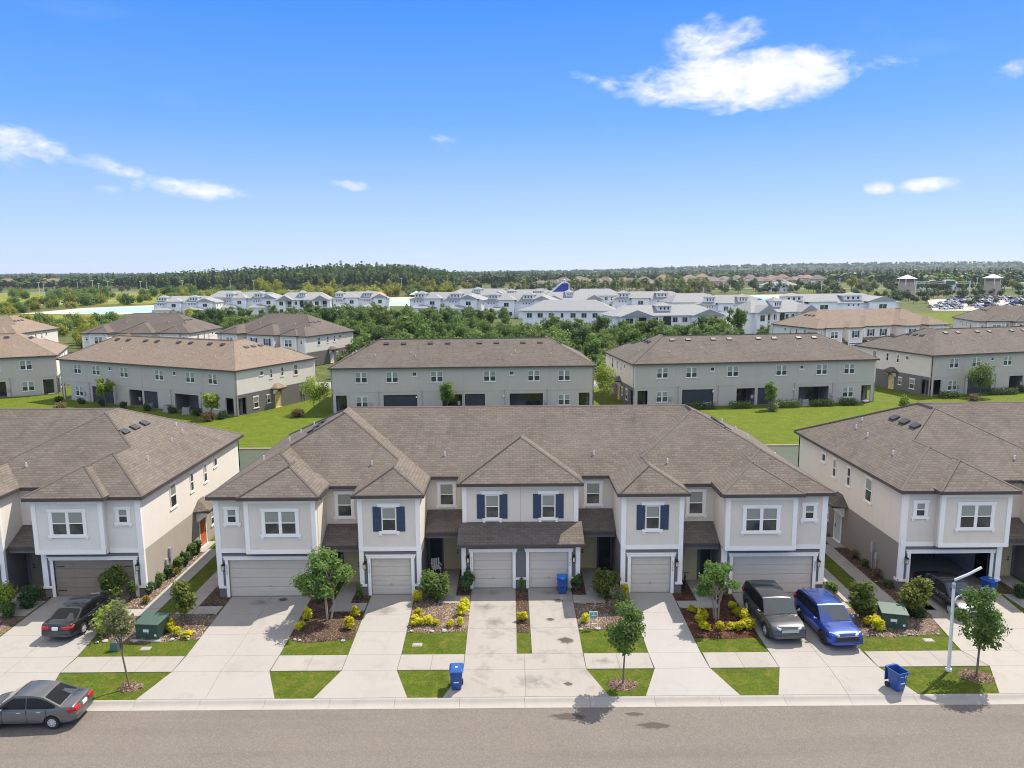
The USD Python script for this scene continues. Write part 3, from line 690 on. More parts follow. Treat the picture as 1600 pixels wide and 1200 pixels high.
def lantern(root, pl, off, u, z):
    b = MB(); b.pbox(pl, off, u - .06, u + .06, 0, .03, z - .1, z + .15); b.pbox(pl, off, u - .02, u + .02, .03, .12, z + .1, z + .13)
    b.pbox(pl, off, u - .1, u + .1, .05, .25, z + .02, z + .06); b.pbox(pl, off, u - .075, u + .075, .075, .225, z + .06, z + .1); b.pbox(pl, off, u - .07, u + .07, .08, .22, z - .3, z - .27)
    for du in (-.07, .055):
        for n in (.08, .205): b.pbox(pl, off, u + du, u + du + .015, n, n + .015, z - .27, z + .02)
    l = obj('wall_lantern', b, 'metal_black', root)
    obj('lamp_glass', MB().pbox(pl, off, u - .05, u + .05, .1, .2, z - .27, z + .02), 'lamp_glass', l)


def townhouse(root, L, center=True, shingle='shingle', upper='stucco_light', lower='stucco_dark', rear='stucco_rear', garages=('garage_beige',) * 6, doors=('door_khaki',) * 4, side_doors=('door_blue', 'door_orange'),
              numbers=('',) * 6, hinges=(), open_garage=None, side_lower=None, shutters='shutter_navy', detail=True):
    T = lambda s, t: s * (L - t)
    lo, hi, re_, tr, wins = MB(), MB(), MB(), None, []
    solids, eaves = [], []
    YR = 16.3
    zb, zf = 2.95, -.06

    def corner(pl, off, u0, u1, z0, z1, n=.03): obj('corner_board', MB().pbox(pl, off, u0, u1, 0, n, z0, z1), 'trim_white', root)
    def band(pl, off, u0, u1, z0, z1, n=.045): obj('band_board', MB().pbox(pl, off, u0, u1, 0, n, z0, z1), 'trim_white', root)
    for s in (-1, 1):
        side_lo = MB()
        e, f_ = ('L', 'R') if s < 0 else ('R', 'L')
        # unit at the end: two-car garage
        a, b = T(s, 0), T(s, 6.2)
        g0, g1 = T(s, .66), T(s, 5.54)
        lo.wall('f', 0, a, b, zf, zb, [(g0, -.2, g1, 2.38)]); hi.wall('f', 0, a, b, zb, ZE)
        side_holes = [(14.55, .05, 15.95, 2.45)]
        side_lo.wall(e, s * L, .2, YR, zf, zb, side_holes); obj('side_lower_wall', side_lo, side_lower or lower, root); hi.wall(e, s * L, .2, YR, zb, ZE)
        lo.wall(f_, b, .2, 2.1, zf, zb); hi.wall(f_, b, .2, 2.1, zb, ZE)
        c0, c1 = T(s, 6.2), T(s, 8.6)
        lo.wall('f', 2.1, c0, c1, zf, zb); hi.wall('f', 2.1, c0, c1, zb, ZE)
        lo.wall(e, T(s, 8.6), .32, 2.1, zf, zb); hi.wall(e, T(s, 8.6), .32, 2.1, zb, ZE)
        d0, d1 = T(s, 8.6), T(s, 12.3); h0, h1 = T(s, 10.49 - 1.22), T(s, 10.49 + 1.22)
        lo.wall('f', .12, d0, d1, zf, zb, [(h0, -.2, h1, 2.38)]); hi.wall('f', .12, d0, d1, zb, ZE)
        if center:
            lo.wall(f_, d1, .32, 4.1, zf, zb); hi.wall(f_, d1, .32, 4.1, zb, ZE)
            lo.wall('f', 4.1, d1, s * 3.65, zf, zb); hi.wall('f', 4.1, d1, s * 3.65, zb, ZE)
            lo.wall(e, s * 3.65, 1.16, 4.1, zf, zb); hi.wall(e, s * 3.65, 2.6, 4.1, zb, ZE)
        # projecting bay over the garage
        p0, p1 = T(s, 2.0), T(s, 6.18); zbx = 2.93
        hi.wall('f', -.5, p0, p1, zbx, 6.5); hi.wall(e, p0, -.3, -.001, zbx, 6.5); hi.wall(f_, p1, -.3, -.001, zbx, 6.5)
        obj('bay_floor', MB().box(p0, p1, -.48, -.002, zbx - .02, zbx), 'trim_white', root)
        # trims of the garage front
        def X0(t0, t1): return tuple(sorted((T(s, t0), T(s, t1))))
        u = X0(0, .3); corner('f', 0, *u, .72, 2.83); corner('f', 0, *u, 3.1, 6.15)
        corner(e, s * L, 0 - .03, .16, .72, 6.15, .03)
        u = X0(5.9, 6.2); corner('f', 0, *u, .72, 2.9)
        corner(f_, b, -.03, .13, .72, 2.9)
        band('f', 0, *X0(-.03, 2.0), 2.83, 3.1)
        for t0, t1 in ((-.06, .46), (5.74, 6.26)):
            u = X0(t0, t1); obj('base_cap', MB().pbox('f', 0, u[0], u[1], 0, .07, .58, .72), 'trim_white', root)
        obj('base_cap', MB().pbox(e, s * L, -.07, .4, 0, .07, .58, .72), 'trim_white', root)
        for t0, t1 in ((2.0, 2.24), (5.94, 6.18)):
            corner('f', -.5, *X0(t0, t1), 3.18, 6.25)
        corner(e, p0, -.53, -.36, 2.95, 6.25); corner(f_, p1, -.53, -.36, 2.95, 6.25)
        band('f', -.5, *X0(1.97, 6.21), 2.95, 3.2); band('f', -.5, *X0(2.24, 5.94), 6.08, 6.3, .04)
        if detail:
            dm = MB()
            for k in range(6):
                x = T(s, 2.3 + k * .72); dm.box(x - .1, x + .1, -.72, -.52, 6.30, 6.40)
            obj('eave_brackets', dm, 'fascia_brown', root)
        window(root, 'f', -.5, T(s, 4.1), 4.15, 5.6, .9, 'full', 2)
        window(root, 'f', 0, T(s, 1.05), 4.72, 5.58, .56, 'full', 1)
        # the recessed entrance
        window(root, 'f', 2.1, T(s, 7.35), 4.35, 5.85, .9, 'full', 1)
        front_door(root, 'f', 2.1, T(s, 7.75), .95, 2.3, .05, doors[0 if s < 0 else 3], -s)
        obj('sidelight', MB().pbox('f', 2.1, *X0(6.35, 6.95), .0, .04, .1, 2.5), 'screen_dark', root)
        pr = MB(); x0_, x1_ = X0(6.24, 8.56)
        pm = m3.Manifold.hull_points(np.array([(x, y, z) for x in (x0_, x1_) for y, z in ((.5, 3.03), (.5, 2.97), (2.098, 3.88), (2.098, 3.6))]))
        gg, uv = roof_geo(pm); obj('porch_roof', gg, shingle, root, uv=uv)
        obj('porch_fascia', MB().box(x0_, x1_, .47, .497, 2.84, 3.02), 'fascia_brown', root)
        obj('porch_beam', MB().box(x0_, x1_, .56, .76, 2.62, 2.92), 'stucco_dark' if lower == 'stucco_dark' else lower, root)
        # unit B: one-car garage under shuttered window
        for t0, t1 in ((8.6, 8.85), (12.05, 12.3)):
            if not center and t1 > 12: continue
            corner('f', .12, *X0(t0, t1), .72, 2.83); corner('f', .12, *X0(t0, t1), 3.1, 6.08)
            obj('base_cap', MB().pbox('f', .12, *X0(t0 - .05 if t0 < 9 else t0 - .15, t1 + .15 if t0 < 9 else t1 + .05), 0, .07, .58, .72), 'trim_white', root)
        corner(e, d0, .09, .28, .72, 6.1)
        if center: corner(f_, d1, .09, .28, .72, 6.1)
        band('f', .12, *X0(8.57, 12.33 if center else 12.3), 2.83, 3.1); band('f', .12, *X0(8.57, 12.33 if center else 12.3), 6.08, 6.3)
        window(root, 'f', .12, T(s, 10.45), 4.1, 5.58, .85, 'shutter', 1)
        for k in (-1, 1):
            uu = T(s, 10.45) + k * .72
            sh = MB(); sh.pbox('f', .12, uu - .25, uu + .25, 0, .03, 4.06, 5.62)
            for z0, z1 in ((4.12, 4.8), (4.88, 5.56)):
                for q in range(9): sh.pbox('f', .12, uu - .19, uu + .19, .03, .042, z0 + (z1 - z0) * q / 9, z0 + (z1 - z0) * (q + .72) / 9)
            obj('shutter', sh, shutters, root)
        # garage doors
        i_a, i_b = (0, 1) if s < 0 else (5, 4)
        if open_garage != i_a: garage_door(root, 'f', 0, T(s, 3.1), 4.88, 2.38, garages[i_a], i_a in hinges, numbers[i_a], 1 if s > 0 else -1)
        else:
            t = MB(); qa, qb = sorted((g0, g1))
            t.pbox('f', 0, qa - .2, qa, -.12, .05, 0, 2.38); t.pbox('f', 0, qb, qb + .2, -.12, .05, 0, 2.38); t.pbox('f', 0, qa - .26, qb + .26, -.12, .065, 2.38, 2.58); t.pbox('f', 0, qa - .31, qb + .31, 0, .085, 2.55, 2.61)
            obj('garage_trim', t, 'trim_white', root)
            r = MB(); lo_x, hi_x = min(T(s, .2), T(s, 6.0)), max(T(s, .2), T(s, 6.0))
            r.box(lo_x, hi_x, 6.0, 6.15, 0, 2.8); r.box(lo_x, hi_x, .2, 6.0, 2.75, 2.85); r.box(lo_x - .1, lo_x, .2, 6.0, 0, 2.8); r.box(hi_x, hi_x + .1, .2, 6.0, 0, 2.8)
            obj('garage_interior', r, 'interior_white', root)
            obj('garage_floor', MB().box(lo_x, hi_x, .0, 6, -.05, .03), 'concrete', root)
            obj('raised_door', MB().box(min(g0, g1), max(g0, g1), .3, 2.6, 2.44, 2.5), 'garage_beige', root)
        garage_door(root, 'f', .12, T(s, 10.49), 2.44, 2.38, garages[i_b], i_b in hinges, numbers[i_b], -1 if s < 0 else 1)
        lantern(root, 'f', 0, T(s, .38), 2.05); lantern(root, 'f', .12, T(s, 8.92), 2.05) if s < 0 else lantern(root, 'f', .12, T(s, 8.95), 2.05)
        # the end wall: side entrance under its own little roof
        window(root, e, s * L, 4.3, 4.3, 5.85, .85, 'side'); window(root, e, s * L, 7.2, 4.5, 5.8, .5, 'side', 1, 'glass_dark'); window(root, e, s * L, 9.5, 4.5, 5.8, .5, 'side', 1); window(root, e, s * L, 11.4, 5.15, 5.75, .6, 'side', square=True)
        window(root, e, s * L, 10.25, 1.0, 2.1, .6, 'side'); window(root, e, s * L, 12.75, .7, 2.2, .95, 'side')
        front_door(root, e, s * L, 8.4, .95, 2.15, .05, side_doors[0 if s < 0 else 1], 1)
        xs = s * (L + .002); xo = s * (L + 1.0)
        cm = m3.Manifold.hull_points(np.array([(xo, 7.4, 3.0), (xo, 9.4, 3.0), (xo, 7.4, 2.9), (xo, 9.4, 2.9), (xs, 7.0, 3.0), (xs, 9.8, 3.0), (xs, 7.0, 2.9), (xs, 9.8, 2.9), (xs, 8.0, 3.6), (xs, 8.8, 3.6)]))
        gg, uv = roof_geo(cm); obj('canopy_roof', gg, shingle, root, uv=uv)
        obj('canopy_fascia', MB().box(s * (L + .05), s * (L + .96), 7.42, 9.38, 2.78, 2.898), 'fascia_brown', root)
        bk = MB()
        for y in (7.55, 9.25): bk.prism([(s * (L + .01), 2.1), (s * (L + .14), 2.1), (s * (L + .8), 2.65), (s * (L + .8), 2.78), (s * (L + .01), 2.78)], 'y', y - .06, y + .06)
        obj('canopy_bracket', bk, 'trim_white', root)
        mb = MB(); mb.box(s * (L + .0), s * (L + .12), 2.5, 2.75, .9, 1.35); mb.box(s * (L + .0), s * (L + .14), 3.05, 3.3, 1.2, 1.9); mb.tube([(s * (L + .06), 2.62, .05), (s * (L + .06), 2.62, .9)], .04, 6); mb.tube([(s * (L + .06), 3.17, .05), (s * (L + .06), 3.17, 1.2)], .04, 6)
        obj('utility_meter', mb, 'metal_grey', root)
        # roofs
        xe = s * (L + OV)
        eaves += [(xe, T(s, 12.3 + OV) if center else 0 * s, 1.8, YR + OV, ZE), (xe, T(s, 6.5), -OV, 3, ZE), (T(s, 1.7), T(s, 6.48), -.8, 1, 6.5)]
        solids += [hip(xe, T(s, 6.5), -OV, 5.5, back=True), hip(T(s, 1.7), T(s, 6.48), -.8, 2.75, 6.5, back=True)]
        if center:
            solids += [hip(xe, T(s, 12.6), 1.8, YR + OV), hip(T(s, 8.3), T(s, 12.6), .12 - OV, 4.3, back=True)]
            eaves += [(T(s, 8.3), T(s, 12.6), .12 - OV, 3, ZE)]
        # rear rooms, seen under the roof: sliding doors behind the screened porch
    if not center:
        solids.append(hip(-3.7 - OV, 3.7 + OV, .12 - OV, 6.2, back=True)); eaves.append((-4.0, 4.0, .12 - OV, 3, ZE))
        solids.append(hip(-L - OV, L + OV, 1.8, YR + OV))
    else:
        for s in (-1, 1):
            front_door(root, 'f', 4.1, s * 4.5, .95, 2.35, .05, doors[1 if s < 0 else 2], s * -1)
            x0_, x1_ = sorted((s * 5.2, s * 5.95)); obj('sidelight', MB().pbox('f', 4.1, x0_, x1_, 0, .04, .1, 2.6), 'screen_dark', root)
            window(root, 'f', 4.1, s * 4.8, 4.4, 5.85, .9, 'full')
            x0_, x1_ = sorted((s * 3.69, s * 6.06))
            pm = m3.Manifold.hull_points(np.array([(x, y, z) for x in (x0_, x1_) for y, z in ((2.3, 3.2), (2.3, 3.13), (4.098, 4.1), (4.098, 3.8))]))
            gg, uv = roof_geo(pm); obj('porch_roof', gg, shingle, root, uv=uv)
            obj('porch_fascia', MB().box(x0_, x1_, 2.27, 2.297, 3.0, 3.18), 'fascia_brown', root)
            obj('porch_beam', MB().box(x0_, x1_, 2.36, 2.56, 2.78, 3.05), 'stucco_dark' if lower == 'stucco_dark' else lower, root)
            garage_door(root, 'f', .96, s * 1.735, 2.44, 2.38, garages[2 if s < 0 else 3], False, numbers[2 if s < 0 else 3], s)
            x0_, x1_ = sorted((s * 3.4, s * 3.65)); corner('f', .96, x0_, x1_, .72, 2.95); corner('L' if s < 0 else 'R', s * 3.65, .93, 1.1, .72, 2.95)
            x0_, x1_ = sorted((s * 3.16, s * 3.7)); obj('base_cap', MB().pbox('f', .96, x0_, x1_, 0, .07, .58, .72), 'trim_white', root)
            lantern(root, 'f', .96, s * 3.27, 2.05)
            window(root, 'f', 2.4, s * 1.78, 4.08, 5.6, .85, 'shutter')
            for k in (-1, 1):
                uu = s * 1.78 + k * .72; sh = MB(); sh.pbox('f', 2.4, uu - .25, uu + .25, 0, .03, 4.04, 5.64)
                for z0, z1 in ((4.1, 4.8), (4.88, 5.58)):
                    for q in range(9): sh.pbox('f', 2.4, uu - .19, uu + .19, .03, .042, z0 + (z1 - z0) * q / 9, z0 + (z1 - z0) * (q + .72) / 9)
                obj('shutter', sh, shutters, root)
            x0_, x1_ = sorted((s * 3.4, s * 3.65)); corner('f', 2.4, x0_, x1_, 3.7, 6.1); corner('L' if s < 0 else 'R', s * 3.65, 2.37, 2.55, 3.7, 6.1)
        lo.wall('f', .96, -3.65, 3.65, zf, zb, [(-2.955, -.2, -.515, 2.38), (.515, -.2, 2.955, 2.38)])
        hi.wall('f', 2.4, -3.65, 3.65, zb, ZE)
        obj('base_cap', MB().pbox('f', .96, -.32, .32, 0, .06, .58, .72), 'trim_white', root)
        band('f', 2.4, -3.68, 3.68, 6.1, 6.3)
        obj('control_joint', MB().pbox('f', 2.4, -.012, .012, 0, .006, 3.8, 6.1), 'metal_grey', root)
        pm = m3.Manifold.hull_points(np.array([(x, y, z) for x in (-3.9, 3.9) for y, z in ((.52, 3.02), (.52, 2.95), (2.398, 3.82), (2.398, 3.5))]))
        gg, uv = roof_geo(pm); obj('pent_roof', gg, shingle, root, uv=uv)
        obj('pent_fascia', MB().box(-3.9, 3.9, .49, .517, 2.84, 3.0), 'fascia_brown', root)
        obj('pent_soffit', MB().box(-3.88, 3.88, .52, .955, 2.86, 2.9), 'soffit', root)
        solids += [hip(-3.95, 3.95, 2.1, 8.1, back=True), hip(-L - OV, L + OV, 3.8, YR + OV)]
        eaves += [(-3.95, 3.95, 2.1, 5, ZE), (-L - OV, L + OV, 3.8, YR + OV, ZE)]
    # rear wall with its porch openings
    op = [(.6, 2.1), (7.2, 11.9), (15.4, 18.2)] if center else [(.6, 2.1), (7.2, 11.2)]
    holes = []
    for s in (-1, 1):
        for a, b in op: holes.append((T(s, a), .02, T(s, b), 2.5))
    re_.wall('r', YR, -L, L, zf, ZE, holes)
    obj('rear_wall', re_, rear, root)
    obj('rear_band', MB().pbox('r', YR, -L, L, 0, .02, 2.92, 3.02), rear, root)
    for s in (-1, 1):
        for a, b in op:
            x0_, x1_ = sorted((T(s, a), T(s, b))); dp = 2.4 if b - a > 1.6 else 1.4
            sh = MB(); sh.box(x0_ - .1, x1_ + .1, YR - dp - .1, YR - dp, 0, 2.7); sh.box(x0_ - .1, x1_ + .1, YR - dp, YR - .21, 2.6, 2.7); sh.box(x0_ - .1, x1_ + .1, YR - dp, YR - .0, -.02, .04)
            if b - a > 1.6:
                for xx in (x0_ - .1, x1_): sh.box(xx, xx + .1, YR - dp, YR - .21, 0, 2.6)
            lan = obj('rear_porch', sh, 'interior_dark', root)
            obj('sliding_door', MB().box(x0_ + .3, min(x0_ + 2.3, x1_ - .2), YR - dp, YR - dp + .05, .05, 2.2), 'glass_dark', lan)
            if b - a > 1.6 and a > 3:
                scr = MB(); scr.box(x0_, x1_, YR - .12, YR - .10, .04, 2.5)
                for q in np.linspace(x0_, x1_, 4): scr.box(q - .03, q + .03, YR - .14, YR - .08, .04, 2.5)
                if (s > 0) == (a < 10): obj('screen', scr, 'screen_mesh', root)
        cen = [(4.2, 2), (8.5, 2), (14.7, 2)] if center else [(4.2, 2), (9.2, 2)]
        for c, k in cen: window(root, 'r', YR, T(s, c), 4.3, 5.75, .78, 'plain', k)
        window(root, 'r', YR, T(s, 4.2), .8, 2.3, .78, 'plain', 2)
        if center: window(root, 'r', YR, T(s, 11.6), 5.15, 5.7, .6, 'plain', square=True)
        for c in ((6.6, 12.6) if center else (6.6,)):
            dsp = MB(); dsp.tube([(T(s, c), YR + .06, .1), (T(s, c), YR + .06, 3.1)], .04, 6); obj('drain_pipe', dsp, 'metal_grey', root)
    obj('lower_wall', lo, lower, root); obj('upper_wall', hi, upper, root)
    obj('foundation', MB().box(-L + .1, L - .1, 4.3, YR - .1, -.06, .02), 'concrete', root)
    for k, u in enumerate(np.arange(-L + 6.13, L - 1, 6.13)):
        obj('control_joint', MB().pbox('r', YR, u - .015, u + .015, 0, .008, .1, 2.9).pbox('r', YR, u - .015, u + .015, 0, .008, 3.05, 6.3), 'metal_grey', root)
        if k % 2 == 0: obj('meter_box', MB().pbox('r', YR, u + .5, u + .85, 0, .14, 1.0, 1.5), 'metal_grey', root)
        else: obj('wall_lamp', MB().pbox('r', YR, u + .4, u + .55, 0, .12, 2.05, 2.3), 'trim_white', root)
    # roof, eaves
    man = m3.Manifold.batch_boolean(solids, m3.OpType.Add)
    gg, uv = roof_geo(man); rf = obj('roof', gg, shingle, root, uv=uv)
    obj('ridge_cap', ridge_caps(man), shingle + '_cap', rf)
    fas, sof = MB(), MB()
    for z in (ZE, 6.5):
        P = unary_union([sbox(min(q[0], q[1]), q[2], max(q[0], q[1]), q[3]) for q in eaves if q[4] == z])
        ring = P.buffer(.035, join_style=2).difference(P.buffer(-.02, join_style=2))
        m = sheet([ring], z - .19, z + .02); fas.add(*m.geo())
        sof.add(*sheet([P.buffer(-.025, join_style=2)], z - .06, z - .012).geo())
    obj('fascia', fas, 'fascia_brown', root); obj('soffit', sof, 'soffit', root)
    # vents: low dark boxes on the end slopes and along the back of the ridge, white pipes
    def on_roof(x, y):
        ray = trimesh_roof.ray.intersects_location([[x, y, 30]], [[0, 0, -1]], multiple_hits=False)[0]
        return ray[0][2] if len(ray) else ZE
    m = man.to_mesh(); trimesh_roof = trimesh.Trimesh(np.array(m.vert_properties[:, :3]), np.array(m.tri_verts))

    def vent(x, y, ax):
        z = on_roof(x, y); ang = math.atan(SLOPE)
        b = trimesh.creation.box([.72, .5, .16]); 
        M = trimesh.transformations.rotation_matrix(ang if ax == 'f' else -ang, [1, 0, 0])
        if ax in 'RL': M = trimesh.transformations.rotation_matrix(ang if ax == 'R' else -ang, [0, 1, 0]) @ trimesh.transformations.rotation_matrix(math.pi / 2, [0, 0, 1])
        b.apply_transform(M); b.apply_translation([x, y, z + .06]); obj('roof_vent', MB().add(b), 'vent_dark', rf)
    for s in (-1, 1):
        for y in (6.9, 8.3, 9.7): vent(s * (L - 4.2), y, 'R' if s > 0 else 'L')
    for x in ((-11.2, -8.7, -4.8, -2.3, 2.3, 4.8, 8.7, 11.2) if center else (-5, -2.5, 2.5, 5)): vent(x, 11.3, 'r')
    pp = [(s * (L - t), y) for s in (-1, 1) for t, y in ((1.6, 4.6), (2.2, 11.2), (3.0, 12.0), (2.0, 9.0))] + [(s * x, y) for s in (-1, 1) for x, y in ((6.8, 14.2), (7.5, 13.4), (12.5, 14.0), (5.0, 5.6), (9.5, 3.5))]
    for x, y in pp:
        z = on_roof(x, y); obj('vent_pipe', MB().tube([(x, y, z - .05), (x, y, z + .28)], [.055, .05], 7), 'vent_white', rf)
    return root


GROUP_T = 'townhouse rows of this neighbourhood'
main = thing('townhouse_row', 'nearest grey townhouse row facing the street in the middle, navy shutters and beige garage doors', 'townhouse row', (0, 0, 0), 0, GROUP_T)
townhouse(main, 18.4, side_doors=('door_blue', 'door_yellow'), numbers=('1740', '1742', '1744', '1746', '1748', '1750'))
left = thing('townhouse_row', 'warm lit townhouse row on the left with brown garage door and orange side door', 'townhouse row', (-41.3, .15, 0), 0, GROUP_T)
townhouse(left, 18.4, garages=('garage_beige',) * 5 + ('garage_brown',), hinges=(5,), numbers=('', '', '', '', '1736', '1738'), upper='stucco_cream', side_lower='stucco_taupe', doors=('door_khaki',) * 3 + ('garage_brown',))
right = thing('townhouse_row', 'townhouse row on the right with its double garage open and pale blue side door', 'townhouse row', (41.55, .3, 0), 0, GROUP_T)
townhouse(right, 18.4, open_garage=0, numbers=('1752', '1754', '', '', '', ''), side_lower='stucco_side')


def place_rear(src, p, q, label, **kw):
    """stands a copy with its rear wall from p to q"""
    d = np.subtract(q, p); ang = math.atan2(d[1], d[0]); mid = (np.add(p, q)) / 2; n = np.array([-math.sin(ang), math.cos(ang)])
    c = mid + n * 16.3
    return dup(src, label, (c[0], c[1], 0), math.degrees(ang) + 180, GROUP_T, name='townhouse_row', **kw)


back = place_rear(main, (-25.3, 58.9), (10.9, 60.2), 'back of the townhouse row behind the nearest one, straight behind the middle roof', instance=False)
b2 = place_rear(main, (16.9, 61.2), (53.6, 65.4), 'back of the townhouse row right of centre with trimmed hedges along its lawn', instance=True)
b3 = place_rear(main, (64.2, 69.5), (99.6, 79.0), 'back of the townhouse row at the right edge, pale end wall towards the lawn', instance=True)
tan_src = thing('townhouse_row', 'tan roofed townhouse row left of centre seen from behind, shaded grey rear wall', 'townhouse row', (0, 0, 0), 0, GROUP_T)
townhouse(tan_src, 18.4, shingle='shingle_tan', upper='stucco_cream', side_doors=('door_yellow', 'door_blue'), shutters='shutter_navy')


def set_rear(t, p, q):
    d = np.subtract(q, p); ang = math.atan2(d[1], d[0]); mid = (np.add(p, q)) / 2; n = np.array([-math.sin(ang), math.cos(ang)]); c = mid + n * 16.3
    t.GetAttribute('xformOp:translate').Set(Gf.Vec3d(c[0], c[1], 0)); t.GetAttribute('xformOp:rotateZ').Set(math.degrees(ang) + 180)


set_rear(tan_src, (-71.3, 72.4), (-38.2, 56.9))
place_rear(tan_src, (-108.4, 62.0), (-75.2, 77.6), 'tan roofed townhouse row cut off by the left edge, behind the lit row')


def place_front(src, p, q, label, width, **kw):
    """stands a copy with its front towards the camera, from left corner p to right corner q"""
    d = np.subtract(q, p); ang = math.atan2(d[1], d[0]); mid = (np.add(p, q)) / 2
    return dup(src, label, (mid[0], mid[1], 0), math.degrees(ang), GROUP_T, name='townhouse_row', **kw)


short = thing('townhouse_row', 'dark roofed townhouse row with white side door, behind the tan roof', 'townhouse row', (-54.3, 115.2, 0), -25, GROUP_T)
townhouse(short, 12.3, center=False, upper='stucco_cream', shingle='shingle_dark', side_doors=('door_white', 'door_white'), side_lower='stucco_dark')
dup(short, 'dark roofed townhouse row farther left, half hidden by the tan roof', (-84.2, 121.4, 0), -4, GROUP_T, name='townhouse_row')
dup(tan_src, 'tan roofed townhouse row facing the camera, behind the row with hedges', (85.9, 127.0, 0), 16, GROUP_T, name='townhouse_row')
dup(main, 'brown roofed townhouse row at the right edge beyond the tan roofed one', (134.5, 137.8, 0), -12, GROUP_T, name='townhouse_row')
dup(tan_src, 'tan roofed townhouse row at the far left edge beyond the other tan roofs', (-129.5, 121.5, 0), 2, GROUP_T, name='townhouse_row')

HAZE = 0.00006
# ------------------------------------------------------------------ white houses by the lagoon
def gable(x0, x1, y0, y1, z, s, eave=.35):
    xm = (x0 + x1) / 2; h = s * (x1 - x0) / 2
    return m3.Manifold.hull_points(np.array([(x, y, z) for x in (x0, x1) for y in (y0, y1)] + [(xm, y0, z + h), (xm, y1, z + h)], float))


def far_window(root, pl, off, u, z0, z1, w):
    f = MB().pbox(pl, off, u - w / 2 - .1, u + w / 2 + .1, 0, .05, z0 - .1, z1 + .1)
    p = obj('window', f, 'trim_white', root)
    k = 2 if w > 1.2 else 1
    for i in range(k):
        a = u - w / 2 + i * w / k + .04; b = a + w / k - .08
        obj('pane', MB().pbox(pl, off, a, b, .03, .07, z0, z1), 'glass_dark', p)


